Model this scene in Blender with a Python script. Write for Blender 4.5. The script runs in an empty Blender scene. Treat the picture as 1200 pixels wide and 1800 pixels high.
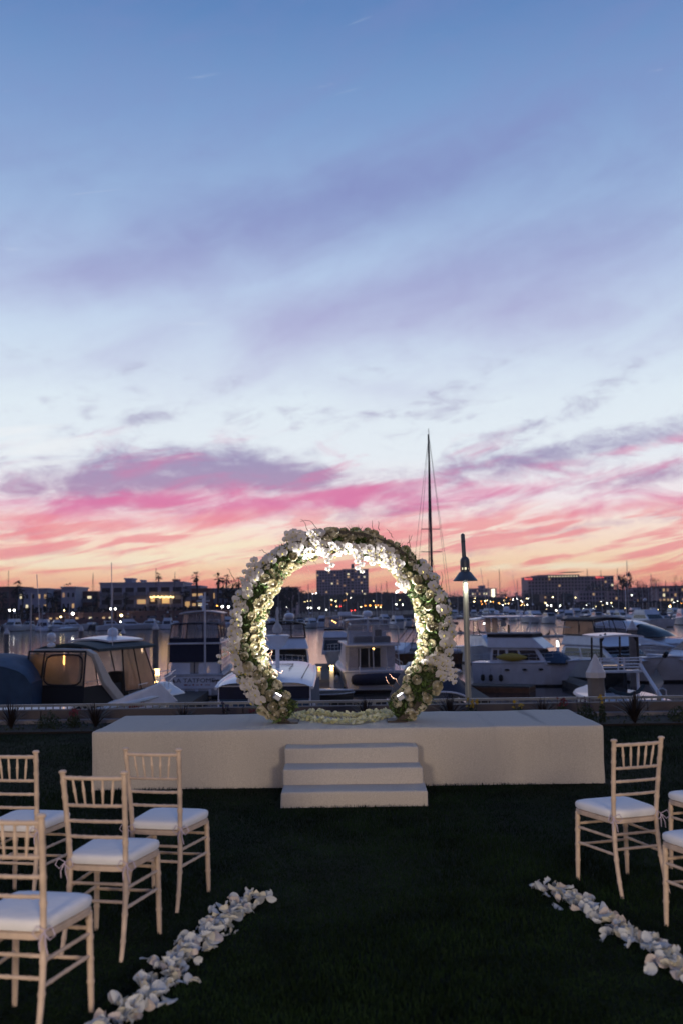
import bpy, math, random
import numpy as np
from mathutils import Matrix, Vector, Euler, noise
R = math.radians
rnd = random.Random(7)
S = bpy.context.scene
COL = S.collection

# ------------------------------------------------------------------ camera
CAMZ = 1.69
FPX = 1750.0
CAMROT = Matrix.Rotation(R(90 + 5.42), 3, 'X') @ Matrix.Rotation(R(-0.8), 3, 'Z')
cd = bpy.data.cameras.new('camera')
cam = bpy.data.objects.new('camera', cd)
COL.objects.link(cam)
cam.location = (0, 0, CAMZ)
cam.rotation_euler = CAMROT.to_euler()
cd.sensor_fit = 'HORIZONTAL'
cd.sensor_width = 24
cd.lens = 35
cd.clip_start = 0.1
cd.clip_end = 9000
cd.dof.use_dof = True
cd.dof.focus_distance = 9.95
cd.dof.aperture_fstop = 2.2
S.camera = cam

# ------------------------------------------------------------------ render / colour
S.render.engine = 'CYCLES'
S.view_settings.view_transform = 'Standard'
S.view_settings.look = 'None'
S.view_settings.exposure = 0.0
S.view_settings.gamma = 1.0
S.view_settings.use_curve_mapping = False
S.cycles.use_denoising = True
S.cycles.max_bounces = 6
S.cycles.diffuse_bounces = 3
S.cycles.glossy_bounces = 3
S.cycles.transparent_max_bounces = 10
S.cycles.sample_clamp_indirect = 4
S.cycles.caustics_reflective = False
S.cycles.caustics_refractive = False


def lin(c):
    out = []
    for v in c[:3]:
        v = v / 255.0
        out.append(v / 12.92 if v <= 0.04045 else ((v + 0.055) / 1.055) ** 2.4)
    return tuple(out) + (1.0,)


class NG:
    """tiny helper for node graphs"""
    def __init__(s, nt):
        s.nt = nt; s.n = nt.nodes; s.l = nt.links

    def new(s, t, **kw):
        n = s.n.new(t)
        for k, v in kw.items():
            setattr(n, k, v)
        return n

    def put(s, sock, v):
        if hasattr(v, 'is_output') or isinstance(v, bpy.types.NodeSocket):
            s.l.new(v, sock)
        else:
            sock.default_value = v

    def m(s, op, a, b=0.0, c=0.0, clamp=False):
        n = s.new('ShaderNodeMath', operation=op); n.use_clamp = clamp
        s.put(n.inputs[0], a); s.put(n.inputs[1], b); s.put(n.inputs[2], c)
        return n.outputs[0]

    def mix(s, f, a, b, bt='MIX'):
        n = s.new('ShaderNodeMixRGB', blend_type=bt)
        s.put(n.inputs[0], f); s.put(n.inputs[1], a); s.put(n.inputs[2], b)
        return n.outputs[0]

    def ramp(s, f, stops, interp='LINEAR'):
        n = s.new('ShaderNodeValToRGB')
        cr = n.color_ramp; cr.interpolation = interp
        while len(cr.elements) < len(stops):
            cr.elements.new(0.5)
        for e, (p, c) in zip(cr.elements, stops):
            e.position = p
            e.color = c if len(c) == 4 else tuple(c) + (1,)
        s.put(n.inputs[0], f)
        return n.outputs[0]

    def smooth(s, v, lo, hi):
        n = s.new('ShaderNodeMapRange', interpolation_type='SMOOTHSTEP')
        s.put(n.inputs[0], v); n.inputs[1].default_value = lo; n.inputs[2].default_value = hi
        return n.outputs[0]

    def noise(s, vec, scale=1, detail=4, rough=0.5, dist=0.0):
        n = s.new('ShaderNodeTexNoise')
        s.put(n.inputs['Vector'], vec)
        n.inputs['Scale'].default_value = scale; n.inputs['Detail'].default_value = detail
        n.inputs['Roughness'].default_value = rough; n.inputs['Distortion'].default_value = dist
        return n.outputs['Fac']

    def vec(s, x, y, z=0.0):
        n = s.new('ShaderNodeCombineXYZ')
        s.put(n.inputs[0], x); s.put(n.inputs[1], y); s.put(n.inputs[2], z)
        return n.outputs[0]


# ------------------------------------------------------------------ world: dusk sky after sunset
def make_world():
    w = bpy.data.worlds.new('World'); S.world = w; w.use_nodes = True
    w.node_tree.nodes.clear()
    g = NG(w.node_tree)
    tc = g.new('ShaderNodeTexCoord').outputs['Generated']
    sep = g.new('ShaderNodeSeparateXYZ'); g.put(sep.inputs[0], tc)
    x, y, z = sep.outputs
    el = g.m('MULTIPLY', g.m('ARCSINE', z), 57.2958)
    az = g.m('MULTIPLY', g.m('ARCTAN2', x, y), 57.2958)
    f = g.m('DIVIDE', el, 90.0, clamp=True)
    west = [(0, (255, 160, 120)), (1.2, (255, 186, 144)), (2.4, (255, 220, 184)), (4.2, (255, 232, 216)), (6, (246, 236, 240)),
            (8.5, (232, 240, 247)), (11.5, (226, 238, 247)), (15, (206, 223, 242)), (18.5, (184, 205, 235)), (22, (160, 187, 224)),
            (27, (128, 161, 208)), (32.5, (92, 133, 188)), (45, (80, 118, 172)), (65, (74, 106, 158)), (90, (70, 98, 148))]
    wr = g.ramp(f, [(e / 90, lin(c)) for e, c in west])
    east = [(0, (86, 80, 100)), (6, (94, 88, 114)), (14, (94, 95, 128)), (30, (82, 97, 138)), (55, (74, 98, 146)), (90, (70, 98, 148))]
    er = g.ramp(f, [(e / 90, lin(c)) for e, c in east])
    cosa = g.m('COSINE', g.m('MULTIPLY', az, math.pi / 180))
    side = g.smooth(cosa, -0.45, 0.9)
    base = g.mix(side, er, wr)

    def streak(u0, v0, su, sv, tilt, amp=1.0):
        du = g.m('SUBTRACT', az, u0)
        dv = g.m('SUBTRACT', g.m('SUBTRACT', el, v0), g.m('MULTIPLY', du, tilt))
        a = g.m('POWER', g.m('DIVIDE', du, su), 2.0)
        a = g.m('ADD', g.m('ABSOLUTE', g.m('MULTIPLY', g.m('DIVIDE', du, su), g.m('DIVIDE', du, su))), 0.0)
        b = g.m('MULTIPLY', g.m('DIVIDE', dv, sv), g.m('DIVIDE', dv, sv))
        e = g.m('POWER', 2.71828, g.m('MULTIPLY', g.m('ADD', a, b), -1.0))
        return g.m('MULTIPLY', e, amp)

    def total(ls):
        t = ls[0]
        for k in ls[1:]:
            t = g.m('ADD', t, k)
        return t
    # cloud coordinates: streaks climb gently to the right
    u = g.m('MULTIPLY', az, 0.1); v = g.m('MULTIPLY', el, 0.1)
    vt = g.m('SUBTRACT', v, g.m('MULTIPLY', u, 0.16))
    n_wisp = g.noise(g.vec(g.m('MULTIPLY', u, 0.75), g.m('MULTIPLY', g.m('SUBTRACT', v, g.m('MULTIPLY', u, 0.3)), 2.2), 3.1), 1.3, 6, 0.55, 0.4)
    n_soft = g.noise(g.vec(g.m('MULTIPLY', u, 1.6), g.m('MULTIPLY', v, 2.6), 5.1), 2.0, 7, 0.6, 0.6)
    n_mid = g.noise(g.vec(g.m('MULTIPLY', u, 1.1), g.m('MULTIPLY', vt, 3.6), 7.7), 1.9, 9, 0.60, 0.5)
    n_low = g.noise(g.vec(g.m('MULTIPLY', u, 1.2), g.m('MULTIPLY', vt, 9.0), 1.3), 1.5, 7, 0.55, 0.6)
    n_puff = g.noise(g.vec(g.m('MULTIPLY', u, 2.0), g.m('MULTIPLY', v, 4.0), 9.3), 2.2, 8, 0.62, 0.5)
    # high lavender wisps
    hi = total([streak(-3, 16.3, 9, 1.7, .16, .6), streak(7, 18.0, 10, 2.2, .2, .85), streak(1, 22.6, 14, 2.6, .14, .75), streak(-11, 20.5, 9, 3.0, .2, .5),
                streak(12, 15.8, 7, 1.6, .04, .75), streak(9, 26, 10, 3.0, .2, .5), streak(16, 20.5, 7, 2.4, .15, .8), streak(-16, 18.3, 6, 1.6, .05, .55), streak(2, 12.4, 5, .45, -.1, .55), streak(7, 11.0, 6, .5, -.10, .5)])
    hm = g.m('MULTIPLY', g.smooth(g.m('ADD', hi, g.m('MULTIPLY', g.m('SUBTRACT', g.m('ADD', g.m('MULTIPLY', n_wisp, .75), g.m('MULTIPLY', n_soft, .25)), 0.5), 3.4)), -0.65, 2.1), 0.88)
    elfade = g.smooth(el, 9.0, 15)
    hm = g.m('MULTIPLY', hm, g.m('MULTIPLY', elfade, g.m('SUBTRACT', 1.0, g.smooth(el, 36, 60))))
    c1 = g.mix(hm, base, g.mix(g.smooth(el, 13, 24), lin((176, 172, 214)), lin((130, 140, 194))))
    # grey-violet cloud banks with ragged tops
    dk = total([streak(-8.5, 8.0, 7.2, 1.3, -.03, 1.35), streak(-14.5, 6.9, 6, 1.0, 0, 1.2), streak(-3, 7.3, 5, 1.1, -.2, .95), streak(-9, 5.7, 9, .5, -.02, .5), streak(8.6, 7.6, 7, .9, .12, 1.0),
                streak(15, 8.9, 7, .8, .1, .9), streak(17.5, 6.9, 7, .5, .08, .85), streak(12.0, 10.3, 4, .5, .25, .6), streak(-12, 10.7, 3.6, .4, .1, .55), streak(-17, 3.0, 5, .5, .02, .6), streak(14, 4.3, 8, .35, .06, .8),
                streak(3, 10.9, 5, .35, -.1, .4), streak(5.5, 5.6, 6, .3, .1, .6), streak(-6, 2.6, 6, .3, .0, .45)])
    dmk = g.smooth(g.m('ADD', dk, g.m('MULTIPLY', g.m('SUBTRACT', g.m('ADD', g.m('MULTIPLY', n_puff, .55), g.m('MULTIPLY', n_mid, .45)), 0.5), 5.0)), 0.0, 1.7)
    dmk = g.m('MULTIPLY', dmk, g.m('SUBTRACT', 1.0, g.smooth(el, 12, 16)))
    c2 = g.mix(g.m('MULTIPLY', dmk, 0.84), c1, g.mix(g.smooth(el, 5.5, 9.0), lin((170, 122, 170)), lin((140, 128, 176))))
    # magenta-pink undersides
    pk = total([streak(-10.5, 6.1, 10, .62, .03, 1.25), streak(-15, 5.0, 8, .6, 0, 1.0), streak(0.2, 6.6, 6, .33, .14, .9), streak(-3, 5.6, 8, .5, .12, .9), streak(9, 6.3, 7, .5, .13, 1.1),
                streak(15.5, 8.3, 6, .35, .15, .9), streak(14, 5.1, 8, .6, .08, .95), streak(5, 4.6, 5, .5, .05, .8)])
    pmk = g.smooth(g.m('ADD', pk, g.m('MULTIPLY', g.m('SUBTRACT', n_mid, 0.5), 4.6)), 0.0, 1.8)
    pmk = g.m('MULTIPLY', pmk, g.m('SUBTRACT', 1.0, g.smooth(el, 8.8, 11)))
    pkcol = g.mix(g.smooth(el, 3.6, 6.0), lin((250, 150, 150)), lin((224, 118, 168)))
    c3 = g.mix(g.m('MULTIPLY', pmk, 0.86), c2, pkcol)
    # low salmon streaks over the glow
    sm = g.smooth(n_low, 0.44, 0.6)
    smask = g.m('MULTIPLY', sm, g.m('SUBTRACT', 1.0, g.smooth(el, 4.2, 6.2)))
    lowcol = g.mix(g.smooth(el, 0.8, 3.2), lin((246, 132, 118)), lin((242, 144, 152)))
    c4 = g.mix(g.m('MULTIPLY', smask, 0.78), c3, lowcol)
    # bright cream breaks
    br = total([streak(-14.5, 2.8, 7, .55, .01, 1.15), streak(-5.5, 3.4, 4, .55, .04, 1.0), streak(-17, 9.0, 5, 1.6, 0, .8), streak(-9, 4.2, 5, .4, .05, .6), streak(12.5, 2.1, 5, .28, 0, .9), streak(3, 3.0, 3, .3, 0, .7),
                streak(7, 3.6, 3, .3, .1, .7), streak(-2, 1.9, 9, .3, 0, .5)])
    bmk = g.smooth(g.m('ADD', br, g.m('MULTIPLY', g.m('SUBTRACT', n_low, 0.5), -2.2)), 0.35, 1.1)
    c5 = g.mix(g.m('MULTIPLY', bmk, 0.9), c4, g.mix(g.smooth(el, 4, 7), lin((255, 240, 210)), lin((240, 244, 248))))
    # the clouds belong to the western half of the sky
    sky = g.mix(side, base, c5)
    # a little physical twilight on top
    ns = g.new('ShaderNodeTexSky'); ns.sky_type = 'NISHITA'; ns.sun_disc = False
    ns.sun_elevation = R(1.0); ns.sun_rotation = R(-6)
    bg2 = g.new('ShaderNodeBackground'); g.put(bg2.inputs[0], ns.outputs[0]); bg2.inputs[1].default_value = 0.0015
    bg = g.new('ShaderNodeBackground'); g.put(bg.inputs[0], sky); bg.inputs[1].default_value = 1.0
    add = g.new('ShaderNodeAddShader'); g.l.new(bg.outputs[0], add.inputs[0]); g.l.new(bg2.outputs[0], add.inputs[1])
    out = g.new('ShaderNodeOutputWorld'); g.l.new(add.outputs[0], out.inputs[0])


make_world()
# one sun lamp: the last orange glow of a sun just gone behind the far shore, low and soft
sd = bpy.data.lights.new('sun', 'SUN'); sd.energy = 0.08; sd.angle = R(60); sd.color = (1.0, 0.62, 0.42)
sun = bpy.data.objects.new('sun', sd); COL.objects.link(sun)
sun.rotation_euler = Euler((R(90 - 4.0), 0, R(180 + 6)), 'XYZ')   # light comes from azimuth -6 deg (west), 1 deg up


def at(px, py, Y):
    """point at world depth Y seen at photo pixel (px, py)"""
    d = CAMROT @ Vector(((px - 600) / FPX, -(py - 900) / FPX, -1.0))
    return Vector((0, 0, CAMZ)) + d * (Y / d.y)


def gx(px, Y, z):
    """world x of pixel column px at depth Y, height z"""
    x = (px - 600) / FPX * Y
    for _ in range(4):
        p = Vector((x, Y, z - CAMZ)); c = CAMROT.transposed() @ p
        q = 600 + FPX * c.x / -c.z
        x += (px - q) / FPX * Y
    return x


# ------------------------------------------------------------------ materials
MATS = {}


def mat(name, col, rough=0.6, metal=0.0, spec=0.5, var=0.0, vscale=5.0, bump=0.0, bscale=20.0, emit=None, estr=0.0, coat=0.0, trans=None, sss=0.0, col2=None):
    if name in MATS:
        return MATS[name]
    m = bpy.data.materials.new(name); m.use_nodes = True
    g = NG(m.node_tree); b = m.node_tree.nodes['Principled BSDF']
    c = tuple(col) + (1,) if len(col) == 3 else col
    b.inputs['Base Color'].default_value = c
    b.inputs['Roughness'].default_value = rough
    b.inputs['Metallic'].default_value = metal
    b.inputs['Specular IOR Level'].default_value = spec
    b.inputs['Coat Weight'].default_value = coat
    tc = None
    if var > 0 or bump > 0:
        tc = g.new('ShaderNodeTexCoord').outputs['Object']
    if var > 0:
        n = g.noise(tc, vscale, 5, 0.6)
        c2 = col2 if col2 else tuple(min(1, k * (1 - var)) for k in c[:3])
        c1 = tuple(min(1, k * (1 + var * .5)) for k in c[:3])
        g.put(b.inputs['Base Color'], g.ramp(n, [(0.3, tuple(c2)[:3] + (1,)), (0.7, c1 + (1,))]))
    if bump > 0:
        n = g.noise(tc, bscale, 6, 0.6)
        bp = g.new('ShaderNodeBump'); bp.inputs['Strength'].default_value = bump; bp.inputs['Distance'].default_value = 0.01
        g.put(bp.inputs['Height'], n); g.l.new(bp.outputs[0], b.inputs['Normal'])
    if emit is not None:
        b.inputs['Emission Color'].default_value = tuple(emit) + (1,)
        b.inputs['Emission Strength'].default_value = estr
        m.cycles.emission_sampling = 'NONE'
    if trans is not None:
        out = m.node_tree.nodes['Material Output']
        tr = g.new('ShaderNodeBsdfTranslucent'); tr.inputs[0].default_value = tuple(trans) + (1,)
        mx = g.new('ShaderNodeMixShader'); mx.inputs[0].default_value = 0.4
        g.l.new(b.outputs[0], mx.inputs[1]); g.l.new(tr.outputs[0], mx.inputs[2]); g.l.new(mx.outputs[0], out.inputs[0])
    MATS[name] = m
    return m


def vinyl_mat(name, tint, mixf=0.55, milky=(0.6, 0.5, 0.4)):
    """clear vinyl of boat enclosures: see-through, slightly milky and glossy"""
    m = bpy.data.materials.new(name); m.use_nodes = True
    g = NG(m.node_tree); m.node_tree.nodes.clear()
    t = g.new('ShaderNodeBsdfTransparent'); t.inputs[0].default_value = tuple(tint) + (1,)
    tl = g.new('ShaderNodeBsdfTranslucent')
    tc = g.new('ShaderNodeTexCoord').outputs['Object']
    g.put(tl.inputs[0], g.ramp(g.noise(tc, 1.6, 4, 0.6), [(0.3, tuple(k * .7 for k in milky) + (1,)), (0.7, tuple(milky) + (1,))]))
    gl = g.new('ShaderNodeBsdfGlossy'); gl.inputs['Roughness'].default_value = 0.12
    a = g.new('ShaderNodeMixShader'); a.inputs[0].default_value = mixf
    g.l.new(t.outputs[0], a.inputs[1]); g.l.new(tl.outputs[0], a.inputs[2])
    fr = g.new('ShaderNodeLayerWeight'); fr.inputs[0].default_value = .5
    b = g.new('ShaderNodeMixShader'); g.put(b.inputs[0], g.m('ADD', .03, g.m('MULTIPLY', g.m('POWER', fr.outputs['Facing'], 4.0), .5)))
    g.l.new(a.outputs[0], b.inputs[1]); g.l.new(gl.outputs[0], b.inputs[2])
    o = g.new('ShaderNodeOutputMaterial'); g.l.new(b.outputs[0], o.inputs[0])
    MATS[name] = m
    return m


M_gel = mat('white gelcoat', (.68, .72, .80), .32, var=.12, vscale=1.5, coat=.3)
M_geld = mat('weathered gelcoat', (.46, .48, .52), .5, var=.25, vscale=2.5)
M_gelc = mat('cream gelcoat', (.55, .52, .47), .4, var=.15, vscale=2)
M_glass = mat('dark boat glass', (.008, .010, .014), .06, spec=.6)
M_navy = mat('navy canvas', (.010, .014, .040), .8, var=.3, bump=.3, bscale=30)
M_blue = mat('blue canvas', (.030, .075, .14), .75, var=.3, vscale=2.0, bump=.3, bscale=12)
M_teal = mat('dark teal canvas', (.018, .040, .050), .7, var=.3, bump=.2, bscale=25)
M_black = mat('black canvas', (.006, .007, .010), .8, var=.3, bump=.2)
M_chrome = mat('stainless rail', (.62, .63, .66), .3, metal=.5)
M_alum = mat('painted aluminium', (.42, .44, .48), .4, metal=.3)
M_rub = mat('black rubber', (.008, .008, .009), .6)
M_boot = mat('dark antifouling', (.010, .012, .016), .6, var=.3)
M_wood = mat('varnished wood', (.16, .07, .03), .35, var=.4, vscale=6)
M_grey = mat('grey upholstery', (.11, .115, .13), .8, var=.2)
M_dock = mat('weathered dock wood', (.075, .065, .058), .85, var=.4, vscale=4, bump=.4)
M_yel = mat('yellow plastic', (.42, .32, .05), .45, var=.15)
M_red = mat('red cover', (.22, .02, .02), .6)
M_vin = vinyl_mat('clear vinyl', (.90, .90, .92), .10, (.5, .45, .45))
M_vinw = vinyl_mat('milky vinyl', (.86, .79, .72), .42, (.78, .66, .55))
M_lampw = mat('white lamp glow', (.9, .9, .9), .5, emit=(1, .96, .85), estr=20)
M_lampa = mat('amber lamp glow', (.9, .6, .3), .5, emit=(1, .55, .16), estr=14)
M_lampr = mat('red lamp glow', (.9, .1, .1), .5, emit=(1, .06, .04), estr=6)
M_lampg = mat('green white glow', (.7, .9, .7), .5, emit=(.45, .9, .55), estr=1.6)


# ------------------------------------------------------------------ mesh builder
class MB:
    def __init__(s, M=None):
        s.v = []; s.f = []; s.M = M or Matrix.Identity(4); s.mi = []; s.cm = 0

    def add(s, vs, fs):
        o = len(s.v)
        s.v += [tuple(s.M @ Vector(p)) for p in vs]
        s.f += [tuple(i + o for i in f) for f in fs]
        s.mi += [s.cm] * len(fs)

    def box(s, x0, x1, y0, y1, z0, z1):
        s.hexa([(x0, y0, z0), (x1, y0, z0), (x1, y1, z0), (x0, y1, z0), (x0, y0, z1), (x1, y0, z1), (x1, y1, z1), (x0, y1, z1)])

    def hexa(s, c):
        s.add(c, [(0, 3, 2, 1), (4, 5, 6, 7), (0, 1, 5, 4), (1, 2, 6, 5), (2, 3, 7, 6), (3, 0, 4, 7)])

    def tube(s, pts, r, n=8, cap=True):
        pts = [Vector(p) for p in pts]
        rs = r if hasattr(r, '__len__') else [r] * len(pts)
        t0 = (pts[1] - pts[0]).normalized()
        up = Vector((0, 0, 1)) if abs(t0.z) < .9 else Vector((1, 0, 0))
        a = t0.cross(up).normalized()
        vs = []
        for i, p in enumerate(pts):
            t = (pts[min(i + 1, len(pts) - 1)] - pts[max(i - 1, 0)]).normalized()
            a = (a - t * a.dot(t)).normalized(); b = t.cross(a)
            for k in range(n):
                th = 2 * math.pi * k / n
                vs.append(p + (a * math.cos(th) + b * math.sin(th)) * rs[i])
        fs = []
        for i in range(len(pts) - 1):
            for k in range(n):
                k2 = (k + 1) % n
                fs.append((i * n + k, i * n + k2, (i + 1) * n + k2, (i + 1) * n + k))
        if cap:
            fs.append(tuple(range(n - 1, -1, -1))); fs.append(tuple(range((len(pts) - 1) * n, len(pts) * n)))
        s.add(vs, fs)

    def lathe(s, prof, n=16, c=(0, 0, 0)):
        vs = []
        for r, z in prof:
            for k in range(n):
                th = 2 * math.pi * k / n
                vs.append((c[0] + r * math.cos(th), c[1] + r * math.sin(th), c[2] + z))
        fs = []
        for i in range(len(prof) - 1):
            for k in range(n):
                k2 = (k + 1) % n
                fs.append((i * n + k, i * n + k2, (i + 1) * n + k2, (i + 1) * n + k))
        fs.append(tuple(range(n - 1, -1, -1))); fs.append(tuple(range((len(prof) - 1) * n, len(prof) * n)))
        s.add(vs, fs)

    def ball(s, c, r, n=10, m=6, sz=1.0):
        prof = [(max(1e-4, r * math.sin(math.pi * i / m)), -r * sz * math.cos(math.pi * i / m)) for i in range(m + 1)]
        s.lathe(prof, n, c)

    def slab(s, q, th):
        """quad q (bl,br,tr,tl seen from outside) thickened outwards by th"""
        q = [Vector(p) for p in q]
        nrm = (q[1] - q[0]).cross(q[3] - q[0]).normalized()
        s.hexa([q[0], q[1], q[1] + nrm * th, q[0] + nrm * th, q[3], q[2], q[2] + nrm * th, q[3] + nrm * th])

    def grid(s, fn, nu, nv):
        vs = [fn(i / nu, j / nv) for j in range(nv + 1) for i in range(nu + 1)]
        fs = [(j * (nu + 1) + i, j * (nu + 1) + i + 1, (j + 1) * (nu + 1) + i + 1, (j + 1) * (nu + 1) + i) for j in range(nv) for i in range(nu)]
        s.add(vs, fs)

    def mesh(s, name, mats, smooth=False):
        me = bpy.data.meshes.new(name)
        me.from_pydata(s.v, [], s.f)
        for m in (mats if isinstance(mats, (list, tuple)) else [mats]):
            me.materials.append(m)
        if any(s.mi):
            me.polygons.foreach_set('material_index', s.mi)
        if smooth:
            me.polygons.foreach_set('use_smooth', [True] * len(me.polygons))
            me.set_sharp_from_angle(angle=R(40))
        me.update()
        return me

    def build(s, name, mats, parent=None, smooth=False, bevel=0):
        o = bpy.data.objects.new(name, s.mesh(name, mats, smooth))
        COL.objects.link(o)
        if parent is not None:
            o.parent = parent
        if bevel:
            bv = o.modifiers.new('bevel', 'BEVEL'); bv.width = bevel; bv.segments = 2; bv.limit_method = 'ANGLE'
        return o


def tag(o, label=None, cat=None, group=None, kind=None):
    if label: o['label'] = label
    if cat: o['category'] = cat
    if group: o['group'] = group
    if kind: o['kind'] = kind
    return o


def empty(name, loc=(0, 0, 0), rz=0.0, label=None, cat=None, group=None):
    o = bpy.data.objects.new(name, None); COL.objects.link(o)
    o.empty_display_size = .1
    o.location = loc; o.rotation_euler = (0, 0, rz)
    return tag(o, label, cat, group)


def inst(name, me, parent=None, M=None):
    o = bpy.data.objects.new(name, me); COL.objects.link(o)
    if parent is not None: o.parent = parent
    if M is not None: o.matrix_local = M
    return o


KIDS = {}


def kids(o):
    return [c for c in bpy.data.objects if c.parent == o]


def copy_tree(o, parent=None, cache={}):
    if o.name not in cache:
        cache[o.name] = kids(o)
    c = o.copy(); COL.objects.link(c); c.parent = parent
    for ch in cache[o.name]:
        copy_tree(ch, c)
    return c


def structure(o):
    o['kind'] = 'structure'
    return o


WZ = -3.3      # water level
PZ = -0.95     # promenade level
# ================================================================== SETTING
def make_water_mat():
    m = bpy.data.materials.new('harbour water'); m.use_nodes = True
    g = NG(m.node_tree); b = m.node_tree.nodes['Principled BSDF']
    b.inputs['Base Color'].default_value = (.006, .012, .018, 1)
    b.inputs['Roughness'].default_value = .11
    b.inputs['IOR'].default_value = 1.333
    tc = g.new('ShaderNodeTexCoord').outputs['Object']
    mp = g.new('ShaderNodeMapping'); g.put(mp.inputs[0], tc); mp.inputs['Scale'].default_value = (1, 1.6, 1)
    n1 = g.noise(mp.outputs[0], 1.3, 4, .55); n2 = g.noise(mp.outputs[0], .25, 3, .5)
    mp2 = g.new('ShaderNodeMapping'); g.put(mp2.inputs[0], tc); mp2.inputs['Scale'].default_value = (.004, .045, 1)
    n3 = g.smooth(g.noise(mp2.outputs[0], 1.0, 3, .5), .57, .72)
    h = g.m('ADD', g.m('MULTIPLY', n1, .012), g.m('MULTIPLY', n2, .028))
    bp = g.new('ShaderNodeBump'); bp.inputs['Distance'].default_value = 1.0
    g.put(bp.inputs['Strength'], g.m('ADD', .13, g.m('MULTIPLY', n3, .60)))
    g.put(bp.inputs['Height'], h); g.l.new(bp.outputs[0], b.inputs['Normal'])
    return m


M_water = make_water_mat()
M_lawn = mat('dark damp lawn', (.008, .014, .007), .9, var=.5, vscale=3, bump=.6, bscale=60, spec=.1)
M_soil = mat('planting bed soil', (.020, .015, .012), .95, var=.4, bump=.6, bscale=20)
M_wallc = mat('brown rendered wall', (.10, .085, .085), .85, var=.18, vscale=1.5, bump=.15, bscale=40)
M_capc = mat('pale concrete', (.22, .20, .20), .8, var=.2, vscale=2, bump=.15, bscale=30)
M_prom = mat('promenade concrete', (.16, .15, .145), .85, var=.25, vscale=1.0, bump=.2)
M_sea = mat('seawall concrete', (.12, .115, .11), .85, var=.35, vscale=.8, bump=.3)
M_land = mat('far shore land', (.035, .033, .03), .95, var=.4, vscale=.05)

m = MB(); m.grid(lambda u, v: (-3000 + 6000 * u, 18 + 4980 * v, WZ), 8, 8)
structure(m.build('water', M_water))
m = MB(); m.grid(lambda u, v: (-70 + 140 * u, -60 + 73.9 * v, 0), 2, 2)
structure(m.build('lawn', M_lawn))
m = MB(); m.box(-70, 70, 13.9, 14.9, -.06, .03)
structure(m.build('planting_bed', M_soil))
m = MB(); m.box(-70, 70, 15.14, 18.0, WZ - 1.5, PZ)
structure(m.build('promenade', M_prom))
# low garden wall: lower pale step and brown upper wall with joints between blocks
gw = empty('garden_wall', (0, 15, 0), 0, 'low brown garden wall behind the flower bed, below the railing', 'wall')
for k in range(-7, 8):
    m = MB(); m.box(k * 3.0 + .006 - 1.5, k * 3.0 + 2.994 - 1.5, -.02, .14, -1.0, .215)
    m.build('wall_block', M_wallc, gw, bevel=.008)
m = MB(); m.box(-24, 24, -.16, -.021, -.2, .085); m.build('lower_step', M_capc, gw, bevel=.01)


def railing():
    r = empty('railing', (0, 17.0, PZ), 0, 'long grey metal railing along the promenade above the water', 'railing')
    m = MB(); m.box(-26, 26, -.035, .035, 1.025, 1.065); m.build('top_rail', M_rail, r)
    m = MB(); m.box(-26, 26, -.02, .02, .10, .13); m.build('bottom_rail', M_rail, r)
    me = None
    m = MB(); m.box(-.03, .03, -.03, .03, 0, 1.03); pm = m.mesh('railing_post', M_rail)
    m = MB(); m.box(-.009, .009, -.009, .009, .12, 1.03); bm_ = m.mesh('baluster', M_rail)
    x = -9.0; i = 0
    for k in range(-8, 9):
        inst('post', pm, r, Matrix.Translation((k * 2.4 + .5, 0, 0)))
    for k in range(-72, 73):
        if k % 20 != 0:
            inst('baluster', bm_, r, Matrix.Translation((k * .12 + .5, 0, 0)))


M_rail = mat('grey galvanised steel', (.21, .23, .26), .5, metal=.3, var=.15)
railing()


# blades of the lawn: real grass, two triangles each
def grass():
    rng = np.random.default_rng(3)
    N = 300000
    d = 3.6 + 10.2 * rng.random(N) ** 1.25
    half = d * .36 + .4
    x = (rng.random(N) * 2 - 1) * half; y = d
    keep = ~((x > -2.41) & (x < 2.52) & (y > 9.53) & (y < 11)) & ~((abs(x - .06) < .66) & (y > 8.56) & (y < 9.6))
    x, y = x[keep], y[keep]; N = len(x)
    h = (.014 + .022 * rng.random(N)) * (.8 + .3 * np.sin(x * 2.1 + 1.3 * np.sin(y * 1.7))); w = .0018 + .0013 * rng.random(N)
    th = rng.random(N) * 2 * np.pi; ln = rng.random(N) * .026; la = rng.random(N) * 2 * np.pi
    ca, sa = np.cos(th) * w, np.sin(th) * w
    lx, ly = np.cos(la) * ln, np.sin(la) * ln
    V = np.zeros((N, 5, 3))
    V[:, 0] = np.stack([x - ca, y - sa, np.full(N, -.004)], 1)
    V[:, 1] = np.stack([x + ca, y + sa, np.full(N, -.004)], 1)
    V[:, 2] = np.stack([x + ca * .7 + lx * .35, y + sa * .7 + ly * .35, h * .6], 1)
    V[:, 3] = np.stack([x - ca * .7 + lx * .35, y - sa * .7 + ly * .35, h * .6], 1)
    V[:, 4] = np.stack([x + lx, y + ly, h], 1)
    me = bpy.data.meshes.new('grass')
    me.vertices.add(N * 5); me.vertices.foreach_set('co', V.ravel())
    base = np.arange(N) * 5
    q = np.stack([base, base + 1, base + 2, base + 3], 1); t = np.stack([base + 3, base + 2, base + 4], 1)
    loops = np.concatenate([q, t], 1).ravel()
    me.loops.add(len(loops)); me.loops.foreach_set('vertex_index', loops.astype(np.int32))
    me.polygons.add(2 * N)
    st = (np.arange(N) * 7)[:, None] + np.array([0, 4]); tot = np.tile([4, 3], N)
    me.polygons.foreach_set('loop_start', st.ravel().astype(np.int32)); me.polygons.foreach_set('loop_total', tot.astype(np.int32))
    me.update(calc_edges=True)
    me.materials.append(mat('grass blades', (.011, .025, .009), .6, var=.75, vscale=2.2, spec=.06))
    o = bpy.data.objects.new('grass', me); COL.objects.link(o)
    tag(o, 'short dark green lawn grass around the chairs and stage', 'grass', kind='stuff')


grass()


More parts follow.
